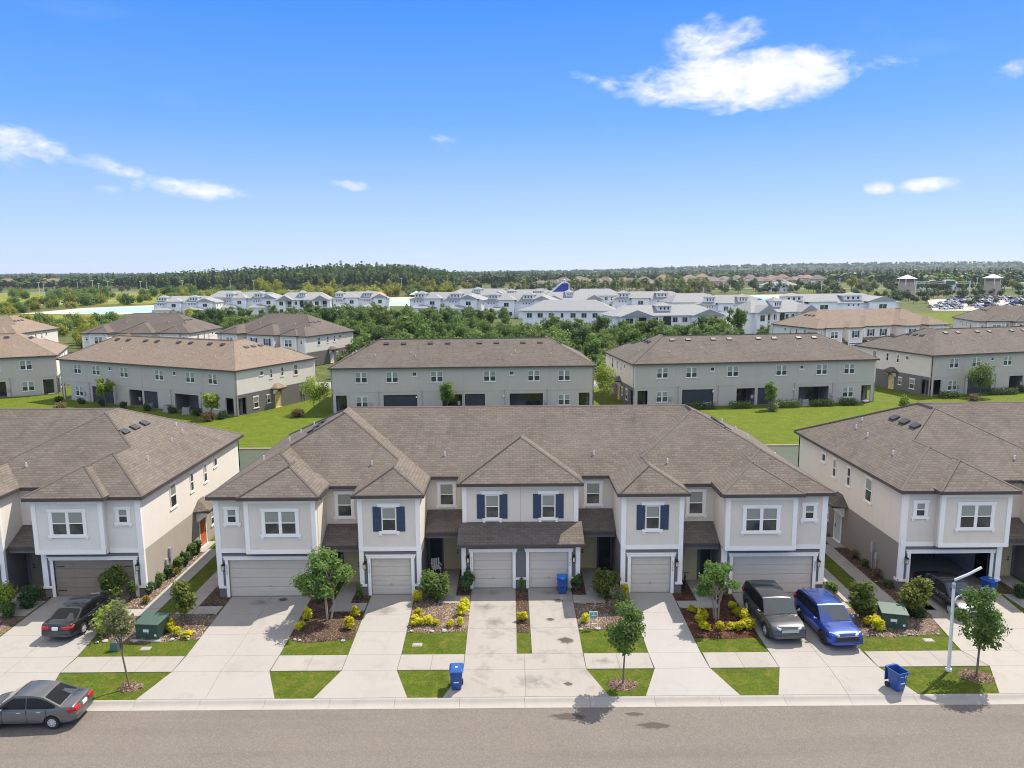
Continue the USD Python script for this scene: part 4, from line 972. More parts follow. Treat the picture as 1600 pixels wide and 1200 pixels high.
def white_house(root, L, style):
    D = 13.0; w = MB(); sol = []; z2 = 6.0; H = L / 2
    w.box(-H, H, 0, D, -.1, z2)
    sol.append(hip(-H - .5, H + .5, -.5, D + .5, z2, .42))
    g = MB(); low = []
    if style == 'rear':
        for u in np.arange(-H + 2.2, H - 1, 3.55): far_window(root, 'f', 0, u, 4.0, 5.3, 1.7 if int(u * 10) % 3 else .9)
        for u in np.arange(-H + 2.2, H - 1, 5.1): far_window(root, 'f', 0, u, .8, 2.3, 1.6)
        for u in (-H * .3, H * .62):
            m = gable(u - 2, u + 2, -1.6, -.01, 2.9, .35); gg, uv = roof_geo(m); obj('porch_roof', gg, 'shingle_grey', root, uv=uv)
            for d in (-1.8, 1.8): obj('porch_post', MB().box(u + d - .1, u + d + .1, -1.5, -1.3, 0, 2.9), 'trim_white', root)
    elif style == 'balcony':
        for u in (-H + 6.5, H - 6.0):
            m = gable(u - 5.2, u + 5.2, -2.6, 6, z2 + .0, .36); sol.append(m)
            w.box(u - 4.8, u + .2, -2.0, .1, -.1, z2)
            far_window(root, 'f', -2.0, u - 2.3, 3.9, 5.4, 2.4); far_window(root, 'f', -2.0, u - 2.3, .8, 2.3, 2.2)
            b = obj('balcony', MB().box(u + .25, u + 4.8, -2.0, -.02, 2.85, 3.05), 'trim_white', root)
            rl = MB()
            for xx in np.arange(u + .3, u + 4.8, .38): rl.box(xx, xx + .06, -1.98, -1.93, 3.05, 4.05)
            rl.box(u + .25, u + 4.8, -2.0, -1.9, 4.0, 4.08); obj('railing', rl, 'trim_white', b)
            for xx in (u + .3, u + 4.6): obj('post', MB().box(xx, xx + .25, -2.0, -1.75, -.1, z2), 'trim_white', root)
            obj('balcony_door', MB().pbox('f', 0, u + 1.2, u + 3.6, 0, .05, 3.1, 5.4), 'glass_dark', root)
            obj('patio_door', MB().pbox('f', 0, u + 1.2, u + 3.6, 0, .05, .05, 2.4), 'glass_dark', root)
        w.box(-3, 1.4, 2.5, 6.5, z2 - .5, z2 + 2.8); sol.append(hip(-3.5, 1.9, 2.0, 7.0, z2 + 2.8, .42)); [far_window(root, 'f', 2.5, x, z2 + 1.6, z2 + 2.4, .6) for x in (-2, -.8, .4)]
        for u in np.arange(-4.5, 5.5, 3.1): far_window(root, 'f', 0, u, 4.0, 5.4, 1.6); far_window(root, 'f', 0, u, .8, 2.3, 1.6)
        obj('screen', MB().pbox('f', 0, -1.9, .4, .06, .1, 3.0, 5.7), 'screen_dark', root)
        for y in (2.5, 5, 8, 11): far_window(root, 'R', H, y, 4.0, 5.4, .8); far_window(root, 'L', -H, y, 4.0, 5.4, .8); far_window(root, 'R', H, y + .6, .9, 2.3, .8)
    else:      # garages in front, little lookout storeys
        n = max(2, int(L // 13)); pw = L / n
        for i in range(n):
            u = -H + pw * (i + .5)
            w.box(u - pw * .42, u + pw * .16, -5.5, .1, -.1, 2.9); low.append((u - pw * .46, u + pw * .20, -6.0, .6))
            w.box(u - pw * .05, u + pw * .40, -1.6, .1, -.1, z2 + .6); sol.append(gable(u - pw * .10, u + pw * .45, -2.0, 5.5, z2 + .5, .42) if i % 2 else hip(u - pw * .10, u + pw * .45, -2.1, 6, z2 + .6, .45))
            far_window(root, 'f', -1.6, u + pw * .18, 4.1, 5.5, 1.9)
            w.box(u - pw * .40, u - pw * .40 + 4.2, 1.5, 5.5, z2 - .5, z2 + 2.4); sol.append(hip(u - pw * .40 - .5, u - pw * .40 + 4.7, 1.0, 6.0, z2 + 2.4, .42))
            for q in (-1, 0, 1): far_window(root, 'f', 1.5, u - pw * .40 + 2.1 + q * 1.2, z2 + 1.2, z2 + 2.0, .6)
            for q in (-1, 0, 1): far_window(root, 'f', 0, u - pw * .28 + q * 1.15, 5.0, 5.55, .5)
            for q in (0, 1): obj('garage_door', MB().pbox('f', -5.5, u - pw * .40 + q * pw * .27 + .1, u - pw * .40 + q * pw * .27 + pw * .25, 0, .05, 0, 2.3), 'trim_white', root)
            far_window(root, 'f', -1.6, u + pw * .30, .8, 2.2, 1.2); obj('front_door', MB().pbox('f', -1.6, u + pw * .17, u + pw * .17 + 1, 0, .05, 0, 2.2), 'door_blue', root)
        for y in (2, 6, 10): far_window(root, 'R', H, y, 4.0, 5.4, .9); far_window(root, 'R', H, y, .9, 2.3, .9); far_window(root, 'L', -H, y, 4.0, 5.4, .9)
    obj('wall', w, 'stucco_white', root)
    for a in low:
        m = hip(a[0], a[1], a[2], a[3], 2.9, .38); gg, uv = roof_geo(m); obj('garage_roof', gg, 'shingle_grey', root, uv=uv)
    m = m3.Manifold.batch_boolean(sol, m3.OpType.Add); gg, uv = roof_geo(m); obj('roof', gg, 'shingle_grey', root, uv=uv)
    return root


GW = 'white houses with grey roofs by the lagoon'
wr = white_house(thing('white_house', 'long plain white house back with row of upper windows, right of centre', 'house', (18.4, 196.8, 0), -7, GW), 30, 'rear')
for _w in (wr,): _w.GetAttribute('xformOp:scale').Set(Gf.Vec3f(1, 1, 1.12))
wb = white_house(thing('white_house', 'white house with gabled balconies, nearest one right of centre', 'house', (47.6, 180.0, 0), 9, GW), 35, 'balcony')
wg = white_house(thing('white_house', 'white house with garages nearest the left end of the lagoon', 'house', (-151, 300, 0), 4, GW), 28, 'garage')
for lab, src, x, y, a, sc in [('white house second from the left, beyond the dark roofed rows', wg, -125, 312, -8, 1.05), ('white house with hipped ends left of the tall round tree', wb, -97.5, 304, 6, .72),
                              ('white house half hidden by the tall round tree left of centre', wg, -72, 312, 8, .95), ('white house with square lookout left of the middle, behind the tree belt', wg, -30, 292, -18, 1.25),
                              ('white house farther back between the pool beach and the middle', wb, -18, 352, -12, 1.0), ('white house with garages behind the long plain one', wg, 3, 270, -14, 1.1),
                              ('white house showing only its gables above the long plain one', wb, 27, 284, 8, .8), ('white house behind the balconied one, lookouts in a row', wg, 62, 282, -5, 1.2),
                              ('white garages house with the small two window lookout', wg, 82, 228, -4, .85), ('white house with balcony beside the tan roofed townhouses', wb, 82, 180, 16, .66),
                              ('long white house above the tan townhouse roof', wg, 124, 236, 10, 1.75), ('white house roof behind the garages house', wr, 74, 252, 10, .7),
                              ('white house far left beside the lagoon shed, mostly roof', wr, -150, 345, -4, .6), ('white house far back left of the slide', wg, 10, 330, -6, 1.0), ('white house right of the slide, roof only', wr, 44, 335, 4, .9)]:
    dup(src, lab, (x, y, 0), a, GW, (sc, 1, 1.14), name='white_house')

for lab, x, y, a, sc in [('pale long building beyond the first lookout tower', 235, 600, 5, 1.0), ('pale building between the two lookout towers, far back', 400, 640, -10, 1.2), ('pale building right of the second lookout tower', 470, 600, -14, 1.4), ('pale low building at the right edge behind the car park', 395, 480, -20, .9)]:
    dup(wr, lab, (x, y, 0), a, 'pale buildings at the far right', (sc, 1, 1), name='white_house')
# ------------------------------------------------------------------ lagoon, beach, lot and what stands there
struct('beach', sheet([Polygon([(-246, 326), (-190, 316), (-176, 345), (-195, 412), (-222, 420), (-248, 385)])], -.15, -.06), 'sand')
struct('lagoon', sheet([Polygon([(-232, 342), (-212, 328), (-184, 332), (-182, 372), (-208, 400), (-230, 386)])], -.12, -.05), 'water_lagoon')
struct('beach', sheet([Polygon([(-110, 392), (-55, 385), (-40, 480), (-75, 540), (-120, 520)])], -.15, -.06), 'sand')
struct('lagoon', sheet([Polygon([(-98, 402), (-58, 396), (-50, 440), (-90, 452)])], -.12, -.05), 'water_lagoon')
struct('beach', sheet([Polygon([(92, 312), (118, 318), (132, 398), (190, 414), (226, 470), (222, 545), (150, 520), (126, 470)])], -.15, -.06), 'sand')
struct('lagoon', sheet([Polygon([(136, 430), (172, 432), (180, 490), (158, 500)]), Polygon([(192, 436), (208, 450), (214, 500), (196, 496)]), Polygon([(92, 318), (104, 322), (116, 368), (100, 366)])], -.12, -.05), 'water_blue')
struct('meadow', sheet([Polygon([(-520, 250), (-205, 150), (-190, 310), (-262, 318), (-290, 420), (-180, 470), (-110, 620), (-140, 730), (-640, 700)])], -.15, -.1), 'meadow_yellow')
struct('far_path', sheet([Polygon([(-340, 425), (-300, 430), (-285, 500), (-300, 505), (-330, 450)])], -.12, -.06), 'road_far')
struct('parking_lot', sheet([Polygon([(198, 304), (240, 290), (350, 330), (440, 450), (268, 434)])], -.15, -.05), 'lot_concrete')
struct('highway', sheet([Polygon([(-900, 690), (-300, 745), (0, 770), (400, 700), (1000, 560), (1000, 575), (400, 716), (0, 788), (-300, 763), (-900, 708)])], -.15, -.05), 'road_far')
struct('verge_green', sheet([Polygon([(150, 190), (200, 205), (230, 300), (170, 280)]), Polygon([(250, 560), (330, 600), (340, 660), (240, 640)])], -.15, -.08), 'grass_back')

POLES = [(-456, 676), (-481, 723), (-472, 768), (-423, 710), (-391, 663), (-406, 707), (-369, 699), (-362, 697), (-323, 689), (-290, 726), (-264, 721), (-218, 759), (-200, 800), (-120, 688), (-114, 734), (-44, 717), (37, 652), (179, 581), (230, 506), (309, 654), (332, 673), (433, 646)]
lp = thing('light_pole', 'tall white light pole with crossbar lamps beyond the white houses', 'light pole', (*POLES[0], 0), 20, 'light poles beyond the lagoon')
obj('pole', MB().tube([(0, 0, -.1), (0, 0, 11.5)], [.28, .2], 8), 'lamp_white', lp)
obj('lamp_head', MB().box(-1.3, 1.3, -.25, .25, 11.4, 11.7), 'lamp_white', lp); obj('lamp_head', MB().box(-1.2, -.5, -.3, .3, 11.05, 11.38), 'lamp_white', lp); obj('lamp_head', MB().box(.5, 1.2, -.3, .3, 11.05, 11.38), 'lamp_white', lp)
for i, (x, y) in enumerate(POLES[1:]): dup(lp, 'tall white light pole with crossbar lamps beyond the white houses', (x, y, 0), R.uniform(0, 180), scale=R.uniform(.85, 1.15), name='light_pole')


def tower(root, k):
    b = MB(); b.box(-4, 4, -4, 4, 0, 7.5); obj('base', b, 'brick_tan', root)
    st = MB()
    for x in (-3.7, 3.3):
        for y in (-3.7, 3.3): st.box(x, x + .4, y, y + .4, 7.5, 12.2)
    obj('post_frame', st, 'trim_white', root)
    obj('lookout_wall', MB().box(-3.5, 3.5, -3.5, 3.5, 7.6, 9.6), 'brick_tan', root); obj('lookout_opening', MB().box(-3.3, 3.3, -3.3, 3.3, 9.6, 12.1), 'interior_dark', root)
    m = hip(-5, 5, -5, 5, 12.1, .6); gg, uv = roof_geo(m); obj('roof', gg, 'stucco_white', root, uv=uv)
    return root


tw = tower(thing('lookout_tower', 'brick lookout tower with white pyramid roof behind the car park', 'tower', (288, 497, 0), 10, 'lookout towers by the car park'), 0)
dup(tw, 'second lookout tower with white roof near the right edge', (359, 510, 0), 25)
gt = thing('sign_gantry', 'long white sign gantry across the far road between the two towers', 'gantry', (343, 546, 0), -8)
for x in (-20, 20): obj('post', MB().tube([(x, 0, -.1), (x, 0, 9.5)], .45, 8), 'lamp_white', gt)
tr = MB(); tr.box(-20, 20, -.3, .3, 7.4, 7.7); tr.box(-20, 20, -.3, .3, 8.9, 9.2)
for i in range(20): x = -20 + 2 * i; tr.tube([(x, 0, 7.6), (x + 2, 0, 9.0)] if i % 2 else [(x, 0, 9.0), (x + 2, 0, 7.6)], .12, 5)
obj('truss', tr, 'lamp_white', gt)
obj('sign_board', MB().box(2, 9, -.5, -.35, 6.6, 9.8), 'box_green_pale', gt); obj('sign_board', MB().box(-10, -5, -.5, -.35, 7.0, 9.6), 'roof_red', gt)
sl = thing('water_slide', 'blue and white water slide tower rising over the white roofs', 'water slide', (36, 529, 0), 0)
obj('slide_bed', MB().prism([(-8, .5), (8, .5), (8, 9.5), (4, 10.2), (1.5, 8.8)], 'y', -4, 4), 'slide_blue', sl)
for y in (-4.3, 4.3): obj('side_rail', MB().tube([(-9, y, .5), (-3, y, 4.8), (2, y, 9.3), (5, y, 10.8), (8.5, y, 9.8), (8.8, y, 1)], .45, 8), 'lamp_white', sl)
t = np.linspace(0, 2 * np.pi, 16); obj('loop', MB().tube(np.c_[4.5 + 1.8 * np.cos(t), 0 * t, 11.2 + 1.8 * np.sin(t)], .4, 7), 'lamp_white', sl)
for i, (x, y, m, lab) in enumerate([(-212, 424, 'canvas_orange', 'orange play canopy on the beach left of the white houses'), (-203, 420, 'canvas_red', 'red play canopy beside the orange one on the left beach'), (-96, 500, 'canvas_orange', 'orange canopy on the sunlit beach left of centre'),
                                    (72, 420, 'canvas_white', 'white tent with steep roof right of the slide'), (-70, 505, 'canvas_white', 'white canopy on the far beach left of centre'), (-110, 486, 'canvas_white', 'small white canopy at the left of the far beach'), (60, 400, 'canvas_white', 'low white tent beside the steep one')]):
    tn = thing('beach_canopy', lab, 'canopy', (x, y, 0), i * 17)
    gg, uv = roof_geo(hip(-4, 4, -3.5, 3.5, 2.8, .7)); obj('canopy_top', gg, m, tn, uv=uv)
    for a in (-3.6, 3.6):
        for b in (-3.1, 3.1): obj('leg', MB().tube([(a, b, 0), (a, b, 2.85)], .12, 6), 'lamp_white', tn)
kb = thing('kiosk', 'small white kiosk standing alone in the left meadow', 'kiosk', (-402, 628, 0), 5)
obj('body', MB().box(-2, 2, -2, 2, 0, 4.2), 'stucco_white', kb); gg, uv = roof_geo(hip(-2.4, 2.4, -2.4, 2.4, 4.2, .5)); obj('roof', gg, 'stucco_white', kb, uv=uv)
kb = thing('pump_house', 'white block shed at the edge of the left lagoon', 'shed', (-186, 392, 0), 5)
obj('body', MB().box(-7, 7, -3, 3, 0, 4), 'stucco_white', kb); obj('roof', MB().box(-7.3, 7.3, -3.3, 3.3, 4, 4.3), 'trim_white', kb)
mast = thing('radio_mast', 'thin radio mast above the pine wood on the skyline', 'mast', (-305, 1300, 0), 0)
obj('mast', MB().tube([(0, 0, 0), (0, 0, 41)], [.8, .5], 6), 'metal_grey', mast); obj('antenna', MB().box(-1.8, 1.8, -1, 1, 36, 40), 'metal_grey', mast)

# brown roofed houses far away
GF = 'brown roofed houses far behind the palms'
fh = thing('far_house', 'low brown roofed house far behind the palms and the white houses', 'house', (60, 803, 0), 0, GF)
obj('wall', MB().box(-10, 10, 0, 14, -.2, 4.2).box(-10, -2, -3, 0, -.2, 4.2), 'stucco_tan', fh)
gg, uv = roof_geo(hip(-10.8, 10.8, -.8, 14.8, 4.2, .5) + hip(-10.8, -1.2, -3.8, 8, 4.2, .5)); obj('roof', gg, 'roof_brown', fh, uv=uv)
for u in (1.5, 5, 8): far_window(fh, 'f', 0, u, 1.2, 2.8, 1.5)
obj('garage_door', MB().pbox('f', -3, -8.6, -3.6, 0, .06, 0, 2.5), 'trim_white', fh)
fr = thing('far_house', 'low red roofed house far behind the palms and the white houses', 'house', (100, 860, 0), 0, 'red roofed houses far behind the palms')
obj('wall', MB().box(-10, 10, 0, 14, -.2, 5), 'stucco_tan', fr); gg, uv = roof_geo(hip(-10.8, 10.8, -.8, 14.8, 5, .5)); obj('roof', gg, 'roof_red', fr, uv=uv)
for u in (-7, -3, 1.5, 6): far_window(fr, 'f', 0, u, 1.2, 2.8, 1.5)
rf_ = np.random.default_rng(5)
for row, (x0, x1, y, n) in enumerate([(30, 190, 800, 7), (60, 330, 880, 11), (90, 420, 960, 12), (200, 560, 1080, 11), (330, 700, 1220, 10)]):
    for i in range(n):
        red = rf_.random() < .3
        dup(fr if red else fh, f'low {"red" if red else "brown"} roofed house far behind the palms and the white houses', (x0 + (x1 - x0) * i / (n - 1) + rf_.uniform(-4, 4), y + rf_.uniform(-14, 14), 0), rf_.uniform(-35, 35), scale=(1, 1, rf_.uniform(1, 1.5)), name='far_house')
for x, y in ((-721, 1021), (-690, 1050), (-640, 1000)): dup(fr, 'tan building with red roof at the far left edge of the fields', (x, y, 0), 15, 'tan buildings at the far left', (1.6, 1, 1.5), name='far_house')

# ------------------------------------------------------------------ foliage


def leafcloud(rng, n, blobs, size, up_bias=.45, shell=.55, aspect=.55):
    """n small bent leaves spread through blobs (x, y, z, rx, ry, rz)"""
    B = np.array(blobs, float); w = (B[:, 3] * B[:, 4] * B[:, 5]) ** .75; k = rng.choice(len(B), n, p=w / w.sum())
    d = rng.normal(0, 1, (n, 3)); d /= np.linalg.norm(d, axis=1, keepdims=True)
    r = rng.random(n) ** (1 / 3) * (1 - shell) + shell * rng.random(n) ** .25
    c = B[k, :3] + d * B[k, 3:] * (r * (1 + .19 * rng.normal(0, 1, n)))[:, None]
    nrm = d * .6 + rng.normal(0, .55, (n, 3)); nrm[:, 2] += up_bias; nrm /= np.linalg.norm(nrm, axis=1, keepdims=True)
    a = np.cross(nrm, rng.normal(0, 1, (n, 3))); a /= np.linalg.norm(a, axis=1, keepdims=True); b = np.cross(nrm, a)
    s = size * rng.uniform(.6, 1.3, n)[:, None]
    v = np.stack([c - a * s, c + b * s * aspect + nrm * s * .18, c + a * s, c - b * s * aspect + nrm * s * .18], 1).reshape(-1, 3)
    i = np.arange(n)[:, None] * 4
    f = np.vstack([i + [0, 1, 3], i + [1, 2, 3]])
    return v, f


def clumps(rng, n, c, r, br, flat=1.0, low=-.6):
    out = []
    for _ in range(n):
        d = rng.normal(0, 1, 3); d /= np.linalg.norm(d); d[2] = max(d[2], low); q = rng.random() ** .5
        out.append((c[0] + d[0] * r[0] * q, c[1] + d[1] * r[1] * q, c[2] + d[2] * r[2] * q, *(br * rng.uniform(.6, 1.35) * np.array([1, 1, flat]))))
    return out


def limbs(mb, rng, base, top, r0, targets, n=7):
    base, top = np.array(base, float), np.array(top, float)
    mid = (base + top) / 2 + rng.normal(0, .03, 3) * np.linalg.norm(top - base)
    mb.tube([base, mid, top], [r0, r0 * .8, r0 * .6], n)
    for t in targets:
        s = base + (top - base) * rng.uniform(.55, 1.0); t = np.array(t[:3]); m = (s + t) / 2 + rng.normal(0, .05, 3) * np.linalg.norm(t - s) + [0, 0, .05]
        mb.tube([s, m, t], [r0 * .45, r0 * .3, r0 * .12], 5)


def make_tree(root, rng, h, trunk, cr, n, size, leaf, bark='bark', r0=.08, nb=9, br=.45, flat=.8, stems=1, lean=(0, 0), shell=.5):
    """trunk with limbs, and a crown of leaf clumps; h total height, trunk clear stem, cr crown radii"""
    cz = trunk + (h - trunk) * .5; c = (lean[0], lean[1], cz); bl = clumps(rng, nb, c, (cr, cr, (h - trunk) * .5), br, flat)
    mb = MB()
    for s in range(stems):
        off = np.array([0, 0, 0]) if stems == 1 else np.array([.12 * math.cos(s * 2.2), .12 * math.sin(s * 2.2), 0])
        limbs(mb, rng, off + [0, 0, -.08], off * 2.5 + [lean[0] * .8, lean[1] * .8, trunk + (h - trunk) * .35], r0, [bl[i] for i in range(s, len(bl), stems)])
    obj('trunk', mb, bark, root, smooth=60)
    obj('crown', leafcloud(rng, n, bl, size, shell=shell), leaf, root)
    return root


rg = np.random.default_rng(77)
# street trees and the garden trees in front
make_tree(thing('street_tree', 'thin leaning street tree with sparse grey green crown on the left verge', 'tree', (-18.84, -9.92, 0)), rg, 4.2, 2.3, .85, 1700, .08, 'leaf_olive', r0=.05, nb=15, br=.36, lean=(-.42, 0), shell=.3)
make_tree(thing('street_tree', 'young street tree in a soil ring on the middle verge', 'tree', (4.7, -9.95, 0)), rg, 4.2, 1.75, 1.0, 2700, .085, 'leaf_oak', r0=.05, nb=17, br=.38, shell=.35, lean=(.12, 0))
make_tree(thing('street_tree', 'fuller street tree beside the white street lamp', 'tree', (21.94, -9.45, 0)), rg, 4.45, 1.25, .95, 3700, .085, 'leaf_oak', r0=.06, nb=22, br=.45, shell=.35)
make_tree(thing('garden_tree', 'wide green tree in the bed between the double and the single driveway', 'tree', (-11.0, -3.1, 0)), rg, 4.05, 1.35, 1.45, 4700, .09, 'leaf_crape', 'bark_pale', .07, 26, .50, .75, 3)
make_tree(thing('garden_tree', 'multi stemmed tree above red mulch beside the grey SUV', 'tree', (10.95, -3.5, 0)), rg, 3.5, 1.35, 1.2, 3000, .09, 'leaf_crape', 'bark_pale', .055, 20, .40, .6, 3)


def shrub(label, x, y, h, r, n, size, leaf, nb=9, cat='shrub', name='shrub', br=None, squash=1.0, group=None, z0=.05):
    t = thing(name, label, cat, (x, y, z0), 0, group); st = MB()
    bl = clumps(rg, nb, (0, 0, h * .52), (r * .62, r * .62, h * .40), br or r * .48, squash, -.8)
    for b in bl[:5]: st.tube([(0, 0, -.05), np.array(b[:3]) * [.5, .5, .6], b[:3]], [.025, .018, .008], 5)
    obj('stems', st, 'bark', t); obj('foliage', leafcloud(rg, n, bl, size, shell=.45), leaf, t)
    return t


shrub('tall magnolia shrub with yellow green tips before the brown garage door', -24.5, -.7, 2.3, 1.0, 3600, .10, 'leaf_magtip', 20, br=.38)
shrub('upright magnolia by the green utility box on the left', -18.95, -3.5, 2.5, .75, 2400, .11, 'leaf_magnolia', 14, br=.34)
shrub('dense round shrub beside the walk left of the middle driveways', -5.15, -.75, 2.05, 1.0, 4200, .085, 'leaf_oak', 20, br=.42)
shrub('dark shrub in the corner left of the first middle garage', -3.45, .35, 1.35, .55, 1500, .10, 'leaf_dark', 8)
shrub('glossy round shrub right of the middle driveways', 5.1, -.25, 1.85, 1.0, 3600, .095, 'leaf_magnolia', 18, br=.42)
shrub('dark shrub in the corner right of the second middle garage', 3.4, .45, 1.2, .4, 1000, .09, 'leaf_dark', 7)
shrub('upright magnolia beside the blue SUV', 19.1, -3.45, 2.2, .9, 2600, .11, 'leaf_magnolia', 14, br=.36)
shrub('tall shrub right of the green utility box on the right', 22.2, -3.4, 2.7, 1.05, 3600, .11, 'leaf_magnolia', 18, br=.42)
shrub('narrow green shrub between the two middle garage doors', .05, .45, .95, .22, 420, .06, 'leaf_oak', 6, br=.16)
shrub('narrow shrub beside the lit wall corner of the left row', -23.5, -.45, 1.2, .32, 600, .07, 'leaf_oak', 6, br=.22)
shrub('loose dry shrub beside the yard sign bed', 5.55, -2.3, 1.5, .65, 900, .08, 'leaf_olive', 9)
shrub('dark shrub left of the walk, under the tree beside the double garage', -12.0, -.9, 1.0, .55, 1100, .08, 'leaf_dark', 7)
shrub('small green shrub at the corner of the single garage left of the middle', -9.75, -.45, .85, .35, 500, .07, 'leaf_oak', 5)
shrub('green shrub under the crape tree by the grey SUV', 11.9, -.7, 1.0, .6, 1200, .085, 'leaf_crape', 8)
shrub('low dark shrub at the foot of the right double garage', 18.6, -.6, .95, .5, 900, .085, 'leaf_oak', 7)
shrub('dark hedge like shrub left of the black sedan driveway', -29.3, -1.2, 1.15, .75, 1900, .085, 'leaf_dark', 9)
shrub('low shrub farther down the left driveway edge', -29.6, -2.4, .8, .55, 1200, .08, 'leaf_oak', 8)
shrub('lime green shrub at the left picture edge', -30.4, -1.6, 1.6, .8, 1900, .09, 'leaf_lime', 9)
shrub('second lime shrub at the left edge, nearer the sidewalk', -29.6, -4.2, .85, .6, 1200, .085, 'leaf_lime', 8)
shrub('dark green shrub right of the right hand driveway', 30.1, -.9, .8, .55, 1000, .085, 'leaf_dark', 7)
shrub('low spreading juniper behind the right green utility box', 22.3, -3.1, .55, 1.0, 2600, .07, 'leaf_dark', 12, br=.4, squash=.5)
shrub('olive bush behind the left street tree', -22.7, -4.4, 1.4, 1.05, 2600, .085, 'leaf_lime', 13)
shrub('green bush left of the left utility box', -23.3, -3.6, 1.15, .6, 1400, .085, 'leaf_oak', 9)
for i, (x, y, h) in enumerate([(-22.8, .4, .8), (-22.75, 1.5, .75), (-22.75, 2.7, .85), (-22.7, 3.9, 1.0), (-22.7, 4.9, 1.05), (-22.65, 6.0, 1.15), (-22.65, 6.9, 1.1)]):
    shrub('leafy green shrub in the bed along the lit side wall of the left row', x, y, h, .42, 800, .085, 'leaf_oak' if i % 2 else 'leaf_dark', 7, group='shrubs along the lit side wall')
for i, (x, y, h) in enumerate([(22.75, .6, .5), (22.8, 2.2, .6), (22.8, 3.8, .55), (22.8, 5.4, .6)]):
    shrub('small reddish green shrub along the shaded side wall of the right row', x, y, h, .35, 450, .07, 'leaf_rust' if i % 2 else 'leaf_oak', 6, group='shrubs along the shaded side wall')
GOLD = [(-12.35, -4.3, .45, .3, 'mulch left'), (-12.2, -3.2, .75, .3, ''), (-9.65, -4.3, .65, .38, ''), (-9.55, -2.9, .8, .28, ''), (-6.15, -1.0, .75, .32, ''), (-5.95, -3.9, .55, .42, ''), (-5.3, -3.95, .5, .34, ''), (-5.9, -2.9, .6, .3, ''), (-4.75, -4.0, .35, .22, ''), (-4.05, -4.1, .42, .26, ''), (-3.5, -4.05, .5, .24, ''), (-3.45, -2.8, .9, .34, ''), (-3.35, -2.0, .6, .3, ''),
        (.05, -3.4, .55, .34, ''), (3.55, -3.7, .5, .28, ''), (9.75, -2.6, .55, .26, ''), (9.95, -3.7, .65, .42, ''), (10.0, -4.7, .55, .40, ''), (10.85, -4.75, .45, .28, ''), (11.4, -4.7, .5, .30, ''), (11.9, -4.7, .52, .36, ''), (12.45, -4.6, .6, .40, ''), (12.45, -3.9, .65, .36, ''), (12.35, -3.1, .6, .34, ''), (12.3, -2.3, .5, .30, ''), (-19.4, -4.5, .75, .36, ''), (-18.9, -4.9, .45, .3, ''), (-18.2, -5.05, .4, .34, ''), (19.4, -5.0, .75, .4, ''), (19.1, -4.3, .6, .35, ''), (6.1, -1.1, 1.0, .4, '')]
gold = []
for i, (x, y, h, r, _) in enumerate(GOLD):
    if i < 4:
        gold.append(shrub('small golden yellow shrub in a front planting bed', x, y, h, r, 420, .085, 'leaf_gold', 8, name='golden_shrub', group='golden shrubs in the front beds')); sizes = [(h_, r_) for _, _, h_, r_, _ in GOLD]
    else:
        j = i % 4; dup(gold[j], 'small golden yellow shrub in a front planting bed', (x, y, .05), 70 * i, scale=(r / sizes[j][1], r / sizes[j][1], h / sizes[j][0]), name='golden_shrub')
for i, (x, y, l, m) in enumerate([(-22.6, 3.2, 'orange flowers beside the white walk left of the nearest row', 'flower_orange'), (-22.5, -.9, 'red and orange flowers at the corner of the lit side wall', 'flower_orange'), (20.6, -1.2, 'white flowering shrub beside the right side walk', 'flower_white')]):
    t = thing('flower_patch', l, 'flowers', (x, y, .05)); bl = clumps(rg, 5, (0, 0, .2), (.25, .25, .12), .16)
    obj('leaves', leafcloud(rg, 200, bl, .06), 'leaf_oak', t); obj('blooms', leafcloud(rg, 90, [(b[0], b[1], b[2] + .1, b[3], b[4], b[5]) for b in bl], .05), m, t)
gr = thing('rock_cluster', 'pale rocks edging the front planting beds', 'rocks')
rk = MB(); rr = np.random.default_rng(3)
for x0, x1, y in [(-12.4, -9.3, -5.5), (-6.2, -3.2, -4.6), (3.3, 6.2, -4.4), (-22.8, -17.8, -5.4), (18, 22.6, -5.35)]:
    for x in np.arange(x0, x1, .28):
        if rr.random() < .45:
            s = trimesh.creation.icosphere(1, rr.uniform(.05, .13)); s.vertices *= [1.3, 1, .6]; s.vertices += rr.normal(0, .012, s.vertices.shape); s.apply_translation([x + rr.normal(0, .08), y + rr.normal(0, .1), .05]); rk.add(s)
tag(obj('rocks', rk, 'rock_pale', gr), kind='stuff'); tag(gr, kind='stuff')

# trees and hedges on the lawn behind
small = []
for lab, x, y, h, r, lf in [('bright young tree on the back lawn before the tan roofed row, left one', -60.7, 65.3, 4.6, 1.0, 'leaf_lime'), ('slim bright young tree on the lawn at the lit corner of the tan row', -40.9, 55.2, 3.9, .9, 'leaf_lime'), ('wide bright tree between the tan roofed row and the middle back row', -28.2, 59.2, 5.6, 1.9, 'leaf_lime'),
                            ('slim tree before the dark porch of the middle back row', -9.2, 57.6, 5.6, 1.2, 'leaf_crape'), ('leafy tree in the gap right of the middle back row', 13.0, 62.5, 6.2, 1.7, 'leaf_lime'), ('thin young tree on the lawn with the hedges', 36.0, 59.3, 4.0, .75, 'leaf_crape'), ('dark round tree before the right hand back row', 71.2, 68.4, 5.0, 1.7, 'leaf_oak')]:
    small.append(make_tree(thing('lawn_tree', lab, 'tree', (x, y, 0)), rg, h, h * .25, r, 2600, .13, lf, r0=.06, nb=26, br=r * .45, shell=.3))
